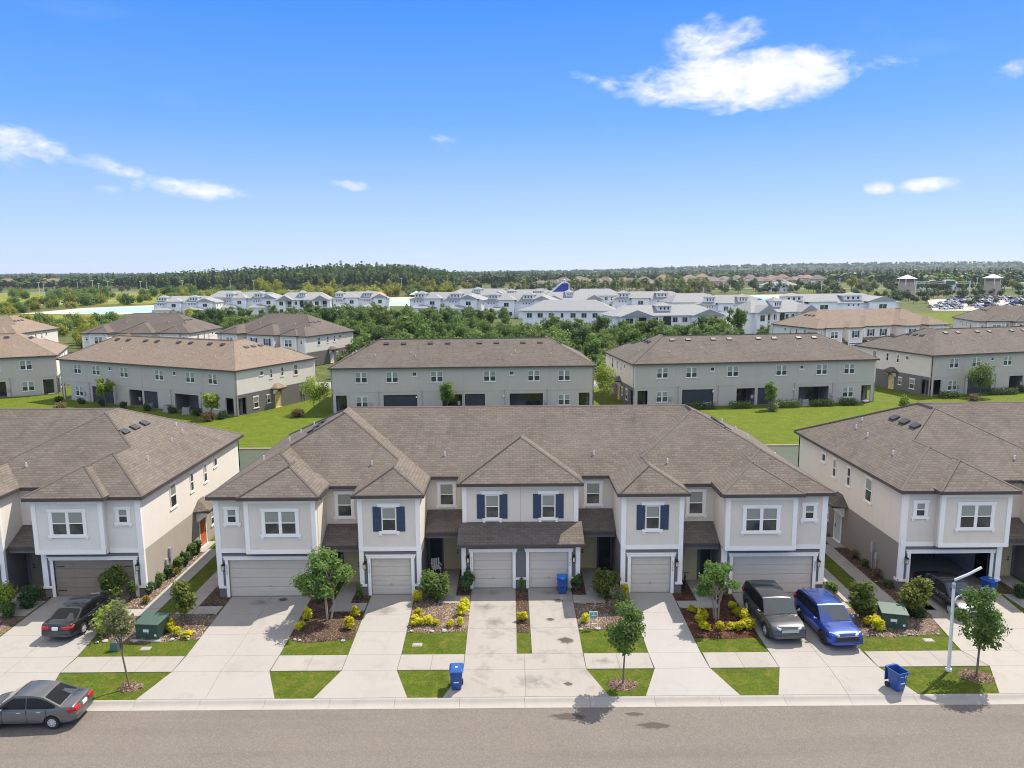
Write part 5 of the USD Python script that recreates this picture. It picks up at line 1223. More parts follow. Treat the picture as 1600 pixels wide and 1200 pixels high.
for i, (x, y, l) in enumerate([(26.6, 60.4, 4.6), (32.2, 60.9, 3.2), (39.0, 61.3, 4.6), (44.6, 62.2, 3.6), (48.6, 62.8, 3.0), (66.5, 68.0, 3.5), (76.5, 71.0, 5.0), (82, 73.2, 4)]):
    t = thing('hedge', ['trimmed box hedge before the first dark porch right of centre', 'short trimmed hedge right of the first one', 'trimmed hedge before the wide porch of the hedge lawn', 'trimmed hedge at the right end of the hedge lawn', 'low hedge near the corner porch', 'hedge before the pale end wall on the right', 'long hedge under the right back windows', 'last hedge at the right edge of the back lawn'][i], 'hedge', (x, y, 0), 6)
    bx = [(u, v, z, .42, .42, .32) for u in np.arange(-l / 2 + .4, l / 2 - .2, .5) for v in (-.4, .4) for z in (.35, .75)]
    obj('foliage', leafcloud(rg, int(420 * l), bx, .09, shell=.8), 'leaf_hedge', t)
for i, (x, y, lab, lf) in enumerate([(-65.5, 62.0, 'rusty grass clump on the back lawn by the left tree', 'leaf_rust'), (-40.8, 54.0, 'rust coloured shrub at the foot of the slim tree', 'leaf_rust'), (-29.5, 56.5, 'brownish shrub beside the wide bright tree', 'leaf_rust'), (56.3, 62.4, 'olive clump on the lawn between the right back rows', 'leaf_lime'), (36.0, 58.6, 'grey green clump at the foot of the thin young tree', 'leaf_olive'), (67.0, 63.2, 'brown clump on the right lawn above the near roof', 'leaf_rust')]):
    shrub(lab, x, y, 1.0, 1.1, 900, .12, lf, 9)
for i in range(14):
    u = -34 + i * 2.3 if i < 8 else None
    px, py = ((-70.5 + i * 4.4, 71.6 - i * 2.08 - .9) if i < 8 else (-22 + (i - 8) * 5.4, 57.6 + (i - 8) * .22))
    shrub('dark foundation shrub along the shaded rear wall', px, py - .5, .9, .8, 700, .11, 'leaf_dark', 7, group='foundation shrubs along the rear walls')
acg = 'air conditioners along the rear walls'
ac = thing('air_conditioner', 'grey outdoor air conditioner by the shaded rear wall', 'air conditioner', (-49.5, 61.0, 0), -25, acg)
obj('case', MB().box(-.45, .45, -.45, .45, .08, .95), 'ac_grey', ac); obj('pad', MB().box(-.55, .55, -.55, .55, -.02, .08), 'concrete', ac)
obj('grille', MB().prism([(.36 * math.cos(a), .36 * math.sin(a)) for a in np.linspace(0, 6.28, 14)[:-1]], 'z', .95, .99), 'metal_black', ac)
lv = MB(); [lv.box(-.46, .46, -.46, .46, z, z + .02) for z in np.arange(.2, .9, .1)]; obj('louvre', lv, 'metal_grey', ac)
for x, y in ((-46.2, 59.4), (-53.0, 62.6), (-15.5, 57.8), (0.5, 58.6), (27.5, 61.0), (42, 62.6)): dup(ac, 'grey outdoor air conditioner by the shaded rear wall', (x, y, 0), 10, name='air_conditioner')

# ------------------------------------------------------------------ the belt of trees between the townhouses and the white houses
rb = np.random.default_rng(21)
GB = 'trees of the belt behind the townhouses'
protos = []
for lab, h, tr_, r, n, sz, lf, nb in [('round mid green tree in the belt behind the back rows', 6.0, 1.2, 2.4, 1500, .26, 'leaf_belt', 16), ('dark bushy tree in the belt behind the back rows', 5.2, .8, 2.3, 1400, .26, 'leaf_dark', 15), ('tall pointed tree in the belt behind the back rows', 8.0, 1.0, 1.8, 1500, .25, 'leaf_belt', 18), ('light green loose tree in the belt behind the back rows', 5.6, 1.1, 2.2, 1200, .27, 'leaf_oak', 14)]:
    t = thing('belt_tree', lab, 'tree', (0, 0, 0), 0, lab.split(' in ')[0] + 's of the belt')
    make_tree(t, rb, h, tr_, r, n, sz, lf, r0=.14, nb=nb, br=r * .42, shell=.45); protos.append(t)


def place_first(t, x, y, s=1.0):
    t.GetAttribute('xformOp:translate').Set(Gf.Vec3d(x, y, -.1)); t.GetAttribute('xformOp:scale').Set(Gf.Vec3f(s, s, s))


used = [False] * 9


def scatter(protos, poly, n, dist, rng, smin, smax, weights, pts=None, avoid=()):
    import shapely
    P = Polygon(poly); x0, y0, x1, y1 = P.bounds; pts = [] if pts is None else pts; made = 0; tries = 0
    while made < n and tries < n * 60:
        tries += 1; x, y = rng.uniform(x0, x1), rng.uniform(y0, y1)
        if not shapely.contains_xy(P, x, y) or any((x - a) ** 2 + (y - b) ** 2 < dist ** 2 for a, b in pts) or any(abs(x - a) < c and abs(y - b) < d for a, b, c, d in avoid): continue
        pts.append((x, y)); made += 1; k = rng.choice(len(protos), p=weights); s = rng.uniform(smin, smax) * (.72 if 160 < y < 200 and x > -30 else 1); src = protos[k]
        if not src.GetCustomDataByKey('set'):
            src.GetAttribute('xformOp:translate').Set(Gf.Vec3d(x, y, -.1)); src.GetAttribute('xformOp:scale').Set(Gf.Vec3f(s, s, s)); FIRST.add(src.GetPath()); src.SetCustomDataByKey('set', True)
        else: dup(src, src.GetCustomDataByKey('label'), (x, y, -.1), rng.uniform(0, 360), scale=(s, s, s * rng.uniform(.85, 1.2)), name=src.GetName().split('_0')[0])
    return pts


FIRST = set()
HOUSES = [(18, 203, 18, 11), (48, 186, 20, 11), (86, 134, 22, 14), (82, 186, 14, 10), (-54, 122, 15, 12), (-84, 129, 15, 12), (80, 232, 14, 9), (134, 146, 22, 16)]
pts = []
scatter(protos, [(-34, 94), (30, 94), (52, 108), (60, 150), (70, 172), (10, 186), (-30, 215), (-75, 210), (-60, 150), (-36, 128)], 185, 4.1, rb, .65, 1.35, [.36, .20, .22, .22], pts, HOUSES)
scatter(protos, [(-130, 215), (-75, 150), (-62, 210), (-30, 216), (-28, 262), (-90, 284), (-130, 270)], 60, 5.2, rb, .7, 1.1, [.3, .3, .25, .15], pts, HOUSES)
scatter(protos, [(-30, 187), (-2, 186), (0, 240), (-22, 262), (-34, 262)], 36, 4.6, rb, .6, 1.0, [.4, .2, .2, .2], pts, HOUSES)
scatter(protos, [(60, 160), (100, 160), (100, 172), (60, 172)], 9, 4, rb, .6, .9, [.4, .2, .1, .3], pts, HOUSES)
dup(protos[0], 'big round tree towering over the belt, left of centre', (-47.5, 206, 0), 0, 'single big tree', (1.75, 1.75, 1.6), name='belt_tree')
under = MB()
b_ = leafcloud(rb, 240, clumps(rb, 6, (0, 0, .9), (1.3, 1.3, .7), .8), .3)
under_x = UsdGeom.PointInstancer.Define(stage, '/World/thicket'); tag(under_x.GetPrim(), 'low green undergrowth filling the tree belt', 'undergrowth', None, 'stuff')
uo = usdkit.mesh(stage, '/World/thicket/bush', b_, MAT['leaf_belt'])
q = []
import shapely
UP = unary_union([Polygon([(-34, 95), (30, 95), (52, 109), (60, 150), (66, 170), (10, 184), (-30, 215), (-75, 210), (-60, 150), (-36, 128)]), Polygon([(-130, 215), (-75, 150), (-62, 210), (-30, 216), (-28, 262), (-90, 284), (-130, 270)])])
while len(q) < 1500:
    x, y = rb.uniform(-135, 80), rb.uniform(94, 290)
    if shapely.contains_xy(UP, x, y) and not any(abs(x - a) < c and abs(y - b) < d for a, b, c, d in HOUSES): q.append((x, y, -.2))


def instancer(pi, protos_, P, rng, smin, smax, idx=None, zs=(.8, 1.3)):
    n = len(P); pi.CreatePrototypesRel().SetTargets([p.GetPath() for p in protos_])
    pi.CreatePositionsAttr(Vt.Vec3fArray.FromNumpy(np.asarray(P, np.float32)))
    pi.CreateProtoIndicesAttr(Vt.IntArray.FromNumpy(np.asarray(idx if idx is not None else rng.integers(0, len(protos_), n), np.int32)))
    a = rng.uniform(0, np.pi, n); qh = [Gf.Quath(float(math.cos(t)), 0, 0, float(math.sin(t))) for t in a]; pi.CreateOrientationsAttr(Vt.QuathArray(qh))
    s = rng.uniform(smin, smax, n); pi.CreateScalesAttr(Vt.Vec3fArray.FromNumpy(np.stack([s, s, s * rng.uniform(*zs, n)], 1).astype(np.float32)))


instancer(under_x, [uo], q, rb, .7, 1.4)
# yellow green bushes at the left
GY = 'yellow green bushes behind the left rows'
yb = []
for lab, lf in (('yellow green bush in the scrub behind the left rows', 'leaf_yellowgreen'), ('green bush in the scrub behind the left rows', 'leaf_oak')):
    t = thing('scrub_bush', lab, 'bush', (0, 0, 0), 0, lab.replace('bush in', 'bushes in'))
    st = MB(); bl = clumps(rb, 10, (0, 0, 1.5), (1.7, 1.7, 1.0), .95)
    for b in bl[:5]: st.tube([(0, 0, -.1), np.array(b[:3]) * .6, b[:3]], [.06, .04, .02], 5)
    obj('stems', st, 'bark', t); obj('foliage', leafcloud(rb, 900, bl, .26), lf, t); yb.append(t)
scatter(yb, [(-190, 150), (-108, 146), (-104, 200), (-128, 258), (-205, 266)], 95, 4.2, rb, .9, 1.7, [.72, .28])
scatter(yb, [(-360, 330), (-275, 400), (-190, 450), (-110, 560), (-250, 560)], 80, 8, rb, 1.3, 2.4, [.55, .45])
scatter(yb, [(-290, 290), (-246, 300), (-252, 400), (-300, 420)], 22, 7, rb, 1.0, 1.7, [.6, .4])
scatter(yb, [(-150, 470), (-60, 545), (-40, 620), (-190, 640)], 44, 9, rb, 2.0, 3.0, [.8, .2])
scatter(yb, [(-620, 420), (-300, 520), (-200, 640), (-620, 620)], 50, 12, rb, 1.6, 3.2, [.35, .65])
pm_ = thing('palm_tree', 'small fan palm in the scrub near the left lagoon', 'palm', (-150, 268, 0), 0, 'small palms near the left lagoon')


def palm(root, h, fr, n, r0):
    obj('trunk', MB().tube([(0, 0, -.1), (.1, 0, h * .5), (0, .05, h)], [r0, r0 * .8, r0 * .75], 8), 'bark_pale', root)
    mb = MB(); rr = np.random.default_rng(int(h * 10))
    for i in range(n):
        a = rr.uniform(0, 6.28); e = rr.uniform(-.5, 1.1); d = np.array([math.cos(a) * math.cos(e), math.sin(a) * math.cos(e), math.sin(e)]); s = np.cross(d, [0, 0, 1]); s /= np.linalg.norm(s); w = fr * .16
        p0 = np.array([0, 0, h]); p1 = p0 + d * fr * .55; p2 = p0 + d * fr - [0, 0, fr * .35]
        mb.add(np.array([p0, p1 - s * w, p1 + [0, 0, w * .5], p1 + s * w, p2]), np.array([[0, 1, 2], [0, 2, 3], [1, 4, 2], [2, 4, 3]]))
    obj('fronds', mb, 'leaf_palm', root); return root


palm(pm_, 2.2, 2.2, 26, .25)
for x, y in ((-128, 262), (-140, 280), (-96, 242)): dup(pm_, 'small fan palm in the scrub near the left lagoon', (x, y, 0), x, scale=1.2, name='palm_tree')
pt = palm(thing('palm_tree', 'tall palm in the row between the white houses and the far roofs', 'palm', (92, 500, 0), 0, 'tall palms behind the white houses'), 9.0, 4.2, 34, .38)
rp = np.random.default_rng(4)
for i in range(62): dup(pt, 'tall palm in the row between the white houses and the far roofs', (rp.uniform(48, 168), rp.uniform(470, 640), -.1), rp.uniform(0, 360), scale=rp.uniform(.8, 1.25), name='palm_tree')
# middle distance trees
mid = []
for lab, lf, h, r in (('dark round tree in the distance beyond the lagoon', 'leaf_far', 9, 4.2), ('olive green tree in the distance beyond the lagoon', 'leaf_olive', 8, 3.4), ('golden green tree in the distance beyond the lagoon', 'leaf_yellowgreen', 9.5, 3.2)):
    t = thing('distant_tree', lab, 'tree', (0, 0, 0), 0, lab.replace('tree in', 'trees in')); make_tree(t, rb, h, 1.6, r, 620, .62, lf, r0=.25, nb=14, br=r * .42); mid.append(t)
scatter(mid, [(-560, 640), (-100, 690), (-60, 740), (-300, 780), (-620, 800)], 46, 12, rb, .7, 1.2, [.7, .25, .05])
scatter(mid, [(-260, 640), (-40, 600), (-30, 690), (-230, 730)], 34, 9, rb, .8, 1.25, [.15, .3, .55])
scatter(mid, [(-40, 620), (190, 600), (190, 760), (-50, 770)], 70, 9, rb, .8, 1.3, [.45, .4, .15])
scatter(mid, [(200, 560), (470, 500), (560, 640), (200, 760)], 95, 10, rb, .8, 1.4, [.8, .18, .02], None, [(288, 497, 12, 12), (359, 510, 12, 12), (343, 530, 24, 16)])
scatter(mid, [(186, 380), (236, 372), (250, 430), (300, 440), (240, 500), (228, 540), (216, 420)], 22, 7, rb, .55, .85, [.8, .2, 0])
scatter(mid, [(222, 300), (330, 335), (390, 430), (290, 425), (246, 380)], 10, 18, rb, .45, .6, [.9, .1, 0])
scatter(mid, [(100, 400), (132, 400), (128, 480), (150, 530), (220, 560), (200, 600), (90, 580)], 34, 8, rb, .6, 1.0, [.55, .35, .1])
scatter(mid, [(240, 400), (390, 480), (340, 500), (230, 430)], 16, 14, rb, .6, .9, [.8, .2, 0])

# ------------------------------------------------------------------ the woods on the horizon
rw = np.random.default_rng(9)
Y_, X_ = np.meshgrid(np.linspace(900, 8800, 80), np.linspace(-6500, 6800, 130), indexing='ij')
Hh = 14 * np.clip((Y_ - 2200) / 1800, 0, 1) * meshkit.fbm(np.stack([X_ / 900, Y_ / 900, 0 * X_], -1), 3, 2) + 40 * np.exp(-((X_ - 2700) / 1500) ** 2 - ((Y_ - 4600) / 900) ** 2) + 16 * np.exp(-((X_ - 1300) / 700) ** 2 - ((Y_ - 4200) / 700) ** 2) - .3
hv = np.stack([X_, Y_, np.where(Y_ < 950, -.6, Hh)], -1).reshape(-1, 3); nx = 130
hf = np.array([[i * nx + j, i * nx + j + 1, (i + 1) * nx + j + 1, (i + 1) * nx + j] for i in range(79) for j in range(nx - 1)])


def m_wood(g):
    p = g.pos(); v = g.n('voronoi_texture', vector=p, scale=.07)
    col = g.mix(v('distance'), (.045, .065, .028), (.016, .030, .014))
    col = g.mix(g.range(g.noise(.004, 4, p), .5, .62), col, (.10, .12, .05))
    return pbr(g, col, .95, g.bump(v('distance'), 1.0, 6.0), specular_ior_level=.1)


mat('woodland', m_wood)
struct('hills', (hv, hf), 'woodland', smooth=True)


def hz(x, y): return 14 * np.clip((y - 2200) / 1800, 0, 1) * meshkit.fbm(np.stack([x / 900, y / 900, 0 * x], -1), 3, 2) + 40 * np.exp(-((x - 2700) / 1500) ** 2 - ((y - 4600) / 900) ** 2) + 16 * np.exp(-((x - 1300) / 700) ** 2 - ((y - 4200) / 700) ** 2) - .8


def far_protos(path, specs):
    out = []
    for i, (h, r, lf, cone) in enumerate(specs):
        bl = [(0, 0, h * t, r * (1.15 - t if cone else 1) * .8, r * (1.15 - t if cone else 1) * .8, h * .16) for t in ((.3, .45, .6, .75, .88) if cone else (.5, .68))] + clumps(rw, 4, (0, 0, h * .6), (r * .6, r * .6, h * .25), r * .5)
        v, f = leafcloud(rw, 110, bl, r * .42, aspect=.8)
        tk = MB().tube([(0, 0, 0), (0, 0, h * .6)], [r * .07, r * .04], 5).geo()
        out.append(usdkit.mesh(stage, f'{path}/{"pine" if cone else "oak"}_{i:03d}', (np.vstack([v, tk[0]]), np.vstack([f, tk[1] + len(v)])), MAT[lf]))
    return out


pine = UsdGeom.PointInstancer.Define(stage, '/World/pine_wood'); tag(pine.GetPrim(), 'tall pine plantation on the skyline left of centre', 'wood', None, 'stuff')
pp_ = far_protos('/World/pine_wood', [(27, 3.4, 'leaf_pine', True), (25.5, 3.6, 'leaf_belt', True), (28, 3.2, 'leaf_pine', True)])
P = []
while len(P) < 5600:
    y = rw.uniform(800, 1130); x = rw.uniform(-560, -70)
    if -150 - (y - 800) * .15 - 250 < x < -78 - (y - 800) * .02 or (y > 900 and x > -480): P.append((x, y, -.5))
P = np.array(P)
instancer(pine, pp_, P, rw, .85, 1.1, zs=(.88, 1.02))
fall = np.clip(1 - np.maximum(0, (-230 - P[:, 0])) / 330 * .45, .5, 1) * np.where(P[:, 1] < 850, .8, 1) * np.clip(1 - (P[:, 0] + 150) / 75 * .35, .6, 1)
pine.GetScalesAttr().Set(Vt.Vec3fArray.FromNumpy((np.array(pine.GetScalesAttr().Get()) * np.c_[np.ones_like(fall), np.ones_like(fall), fall]).astype(np.float32)))
wood = UsdGeom.PointInstancer.Define(stage, '/World/far_woods'); tag(wood.GetPrim(), 'far off woods running along the whole horizon', 'wood', None, 'stuff')
wp_ = far_protos('/World/far_woods', [(15, 5.5, 'leaf_far', False), (17, 6.5, 'leaf_far', False), (14, 6, 'leaf_belt', False), (19, 4.5, 'leaf_pine', True)])
P = []
for (y0, y1, x0, x1, n) in [(930, 1250, -1100, -150, 1500), (1050, 1400, -150, 40, 350), (1250, 1700, -1500, 1500, 2200), (1700, 2600, -2200, 2400, 2600), (2600, 4200, -3500, 3800, 2600), (4000, 5400, -4500, 5000, 2200), (800, 1100, 470, 1000, 900)]:
    x = rw.uniform(x0, x1, n); y = rw.uniform(y0, y1, n); k = meshkit.fbm(np.stack([x / 260, y / 420, 0 * x], -1), 3, 7) > (.40 if y0 < 2600 else .3); x, y = x[k], y[k]
    P.append(np.stack([x, y, np.where(y < 950, -.5, hz(x, y))], 1))
P = np.vstack(P); sc = np.where(P[:, 1] > 2600, 1.5, 1.0)
instancer(wood, wp_, P, rw, .8, 1.2, zs=(.7, .98))
wood.GetScalesAttr().Set(Vt.Vec3fArray.FromNumpy((np.array(wood.GetScalesAttr().Get()) * np.c_[sc, sc, np.ones_like(sc)]).astype(np.float32)))

# the air: a little haze towards the horizon
if HAZE > 0:
    hm = usdkit.material(stage, '/World/Looks/haze_air', {'v': ('principled_volume', {'color': (.80, .88, 1.0), 'density': HAZE, 'anisotropy': .2})}, [], volume='v.volume')
    hb_ = usdkit.mesh(stage, '/World/haze', MB().box(-7200, 7200, -600, 9300, -1.6, 120).geo(), hm)
    tag(hb_, 'thin summer haze over the plain', 'haze', None, 'stuff')

# ------------------------------------------------------------------ vehicles
def car(root, S):
    """x forward, wheels on z = 0"""
    Ln, W, H, wr, wb = S['L'], S['W'], S['H'], S['wr'], S['wb']; hw = W / 2
    xs = np.concatenate([np.linspace(-Ln / 2, -Ln / 2 + .3, 6)[:-1], np.linspace(-Ln / 2 + .3, Ln / 2 - .35, 22)[:-1], np.linspace(Ln / 2 - .35, Ln / 2, 7)])
    deck = PchipInterpolator([p[0] * Ln for p in S['deck']], [p[1] for p in S['deck']])
    rows = []
    for x in xs:
        t = abs(x) / (Ln / 2); e = max(0, (t - .72) / .28)
        w = hw * (1 - .15 * e ** 2.4); zb = .22 + .14 * max(0, (t - .8) / .2) ** 1.5; zt = float(deck(x)); zs = zt - .055; mid = min(.62, zs - .12) if zs > .6 else zs - .08
        k = .93 if t > .98 else 1
        half = [(0, zb), (w * .80, zb), (w * .945, zb + .07), (w * .99, zb + .2), (w, mid), (w * .985, (mid + zs) / 2), (w * .955, zs), (w * .88, zs + .045), (w * .5, zt + .012), (0, zt + .018)]
        ring = half + [(-a, b) for a, b in half[-2:0:-1]]
        rows.append(np.array([(x, a, b) for a, b in ring]))
    n = len(rows[0]); v = np.vstack(rows + [rows[0].mean(0)[None], rows[-1].mean(0)[None]]); f = []
    for i in range(len(rows) - 1):
        for j in range(n):
            k = (j + 1) % n; a, b, c, d = i * n + j, i * n + k, (i + 1) * n + k, (i + 1) * n + j; f += [[a, b, c], [a, c, d]]
    e = len(rows) * n
    for j in range(n):
        k = (j + 1) % n; f += [[e, k, j], [e + 1, (len(rows) - 1) * n + j, (len(rows) - 1) * n + k]]
    tm = trimesh.Trimesh(v, np.array(f), process=True); tm.fix_normals()
    body = m3.Manifold(m3.Mesh(np.array(tm.vertices, np.float32), np.array(tm.faces, np.uint32)))
    ax = [S['fx'], S['fx'] - wb]
    for x in ax:
        for s in (-1, 1):
            cyl = m3.Manifold.cylinder(.30, wr + .055, wr + .055, 28).rotate((90, 0, 0)).translate((x, s * hw + .15, wr + .01))
            body = body - cyl
    # the cabin: roofline points (x, z), left and right walls leaning in
    rl = [(p[0] * Ln, p[1]) for p in S['roof']]; belt = S['belt']; wbelt, wroof = hw * .93, hw * S.get('in', .74)

    def hwz(z): return wbelt - (wbelt - wroof) * max(0, (z - belt)) / (H - belt)
    V, F = [], []
    P = []
    for i, (x, z) in enumerate(rl):
        w = hwz(z); end = i in (0, len(rl) - 1); q = [(x, -w, z), (x + (.06 if i < len(rl) / 2 else -.06) * (-1 if end else 0), -w * .5, z + .02), (x, 0, z + .03), (x, w * .5, z + .02), (x, w, z)]
        P.append(q)
    for q in P: V += q
    m = 5
    for i in range(len(P) - 1):
        for j in range(4): a = i * m + j; F += [[a, a + 1, a + m + 1], [a, a + m + 1, a + m]]
    base = len(V); V += [(x, -hwz(belt) , belt - .06) for x, z in rl] + [(x, hwz(belt), belt - .06) for x, z in rl]; N = len(rl)
    for i in range(N - 1):
        F += [[base + i, i * m, (i + 1) * m], [base + i, (i + 1) * m, base + i + 1]]
        a = base + N + i; F += [[a, (i + 1) * m + 4, i * m + 4], [a, a + 1, (i + 1) * m + 4]]
    cab = trimesh.Trimesh(np.array(V), np.array(F), process=False)
    trimesh.repair.fix_normals(cab)
    bm = body.to_mesh(); MBb = MB().add(np.array(bm.vert_properties[:, :3], float), np.array(bm.tri_verts)).add(np.array(cab.vertices), np.array(cab.faces))
    bp = obj('body', MBb, S['paint'], root, smooth=32)

    def pane(name, quad, mat_, parent=root, lift=.012, inset=0.0):
        q = np.array(quad, float); nrm = np.cross(q[1] - q[0], q[-1] - q[0]); nrm /= np.linalg.norm(nrm)
        c = q.mean(0)
        if np.dot(nrm, c - np.array([0, 0, .6])) < 0: q, nrm = q[::-1], -nrm
        top = q + nrm * lift; k = len(q)
        ff = [[0, i, i + 1] for i in range(1, k - 1)]; side = []
        for i in range(k): j = (i + 1) % k; side += [[i, j, k + j], [i, k + j, k + i]]
        vv = np.vstack([top, q - nrm * .01]); ff = np.array(ff + [[s[0], s[2], s[1]] for s in []])
        sd = []
        for i in range(k): j = (i + 1) % k; sd += [[i, k + i, k + j], [i, k + j, j]]
        return obj(name, MB().add(vv, np.vstack([ff, np.array(sd)])), mat_, parent)

    def strip(name, i0, i1, t0, t1, inset, mat_):
        """a curved pane lying 1 cm over the cabin's front or back slope"""
        a, b = np.array(rl[i0]), np.array(rl[i1]); d = (b - a) / np.linalg.norm(b - a); nv = np.array([-d[1], d[0]]); nv *= 1 if nv[1] > 0 else -1
        vv = []
        for t in np.linspace(t0, t1, 4):
            p = a + (b - a) * t; w = hwz(p[1])
            for s in (-1, -.5, 0, .5, 1):
                y = s * (w - inset); q = abs(y) / w; cz = np.interp(q, [0, .5, 1], [.03, .02, 0.0])
                vv.append((p[0] + nv[0] * .012, y, p[1] + cz + nv[1] * .012))
        ff = []
        for r in range(3):
            for c in range(4): k = r * 5 + c; ff.append([k, k + 1, k + 6, k + 5])
        vv, ff = np.array(vv), np.array(ff)
        n = np.cross(vv[1] - vv[0], vv[5] - vv[0])
        if n[2] < 0: ff = ff[:, ::-1]
        return obj(name, MB().add(vv, ff), mat_, root, smooth=True)
    strip('rear_window', 0, 1, .08, .94, .09, 'car_glass')
    strip('windshield', len(rl) - 1, len(rl) - 2, .06, .95, .08, 'car_screen')
    # side glass: polygon under the roofline
    x0, x1 = S['glass']; cuts = [p * Ln for p in S['pillars']]
    xr = np.array([p[0] for p in rl]); zr = np.array([p[1] for p in rl])
    for s in (-1, 1):
        edges = [x0 * Ln, *cuts, x1 * Ln]
        for a, b in zip(edges[:-1], edges[1:]):
            a, b = a + .03, b - .03; top = [(x, min(np.interp(x, xr, zr) - .07, H - .11)) for x in np.linspace(a, b, 5)]
            top = [(x, z) for x, z in top if z > belt + .03]
            if len(top) < 2: continue
            q = [(top[0][0], belt + .03)] + top + [(top[-1][0], belt + .03)]
            pane('side_window', [(x, s * (hwz(z) + .002), z) for x, z in q], 'car_glass')
    # wheels
    for i, x in enumerate(ax):
        for s in (-1, 1):
            y = s * (hw - .115)
            ty = trimesh.creation.revolve(np.array([(wr * .60, -.1), (wr * .93, -.105), (wr, -.07), (wr, .07), (wr * .93, .105), (wr * .60, .1), (wr * .60, -.1)]), sections=26)
            Mx = trimesh.transformations.rotation_matrix(math.pi / 2, [1, 0, 0]); ty.apply_transform(Mx); ty.apply_translation([x, y, wr])
            w = obj('wheel', MB().add(ty), 'tyre', root, smooth=40)
            rm = MB(); yo = y + s * .075
            for k in range(S.get('spokes', 7)):
                a = 2 * math.pi * k / S.get('spokes', 7); c, sn = math.cos(a), math.sin(a); r0, r1, hw_ = wr * .10, wr * .60, wr * .085
                q = [(x + c * r0 - sn * hw_, z_ := wr + sn * r0 + c * hw_), (x + c * r1 - sn * hw_, wr + sn * r1 + c * hw_), (x + c * r1 + sn * hw_, wr + sn * r1 - c * hw_), (x + c * r0 + sn * hw_, wr + sn * r0 - c * hw_)]
                rm.prism(q, 'y', yo - .015, yo + .015)
            rg_ = trimesh.creation.annulus(wr * .54, wr * .63, .05, sections=24); rg_.apply_transform(Mx); rg_.apply_translation([x, yo, wr]); rm.add(rg_)
            hb = trimesh.creation.cylinder(wr * .16, .05, sections=14); hb.apply_transform(Mx); hb.apply_translation([x, yo, wr]); rm.add(hb)
            obj('rim', rm, S.get('rim', 'rim'), w)
            bk = trimesh.creation.cylinder(wr * .6, .04, sections=18); bk.apply_transform(Mx); bk.apply_translation([x, y - s * .02, wr]); obj('brake', MB().add(bk), 'black_plastic', w)
    # lights, plates, grille, handles, mirrors
    zl, zt_ = S['zhead'], S['ztail']; F_ = Ln / 2; B_ = -Ln / 2
    for s in (-1, 1):
        obj('headlight', MB().hull([((F_ - .10, s * hw * .48, zl), .05), ((F_ - .10, s * hw * .48, zl + .05), .05), ((F_ - .36, s * hw * .86, zl + .08), .055), ((F_ - .30, s * hw * .86, zl + .02), .055)]), 'head_lamp', root, smooth=True)
        obj('taillight', MB().hull([((B_ + .035, s * hw * .42, zt_), .05), ((B_ + .035, s * hw * .42, zt_ + S.get('tailh', .06)), .05), ((B_ + .06, s * hw * .78, zt_), .06), ((B_ + .06, s * hw * .78, zt_ + S.get('tailh', .06)), .06), ((B_ + .34, s * hw * .925, zt_ + S.get('tailh', .06) + .02), .055), ((B_ + .24, s * hw * .92, zt_ + .01), .06)]), 'tail_red', root, smooth=True)
        obj('mirror', MB().hull([((S['mx'] * Ln, s * (hw * .98 + .03), belt + .07), .05), ((S['mx'] * Ln - .05, s * (hw * .98 + .17), belt + .10), .07), ((S['mx'] * Ln, s * (hw * .98 + .17), belt + .08), .06)]), S['paint'], root, smooth=True)
        for hx in S['handles']: obj('door_handle', MB().hull([((hx * Ln, s * hw * .982, belt - .13), .018), ((hx * Ln + .16, s * hw * .982, belt - .125), .018)]), S.get('handle', 'chrome'), root, smooth=True)
        for dx in S['doors']: obj('door_gap', MB().box(dx * Ln - .006, dx * Ln + .006, s * (hw * .93), s * (hw * 1.001), .33, belt - .04), 'black_plastic', root)
    g = MB(); g.hull([((F_ - .025, y, z), .03) for y in (-hw * S.get('grw', .45), hw * S.get('grw', .45)) for z in (S['zgr'], S['zgr'] + S['hgr'])]); gp = obj('grille', g, 'black_plastic', root)
    br = MB()
    for k in range(S.get('bars', 2)): z = S['zgr'] + S['hgr'] * (k + .5) / S.get('bars', 2); br.hull([((F_ + .006, -hw * S.get('grw', .45), z), .016), ((F_ + .006, hw * S.get('grw', .45), z), .016)])
    obj('grille_bar', br, 'chrome' if S.get('chrome', True) else 'black_plastic', gp)
    obj('lower_intake', MB().hull([((F_ - .05, y, z), .03) for y in (-hw * .62, hw * .62) for z in (.36, .42)]), 'black_plastic', root)
    obj('rear_bumper_trim', MB().hull([((B_ + .06, y, z), .03) for y in (-hw * .7, hw * .7) for z in (.36, .40)]), 'black_plastic', root)
    obj('number_plate', MB().box(B_ - .012, B_ + .05, -.16, .16, S['zplate'], S['zplate'] + .16), 'plate_white', root)
    if S.get('clad'):
        for x in ax:
            for s in (-1, 1):
                an = trimesh.creation.annulus(wr + .05, wr + .12, .03, sections=30); an.apply_transform(trimesh.transformations.rotation_matrix(math.pi / 2, [1, 0, 0])); an.apply_translation([x, s * (hw - .012), wr + .01])
                v_ = np.array(an.vertices); v_[:, 2] = np.maximum(v_[:, 2], .24); obj('wheel_arch_trim', MB().add(v_, np.array(an.faces)), 'black_plastic', root)
    if S.get('rails'):
        for s in (-1, 1): obj('roof_rail', MB().tube([(S['rails'][0] * Ln, s * wroof * .93, H - .0), (S['rails'][0] * Ln + .1, s * wroof * .93, H + .06), (S['rails'][1] * Ln - .1, s * wroof * .93, H + .06), (S['rails'][1] * Ln, s * wroof * .93, H - .0)], .022, 6), 'black_plastic', root)
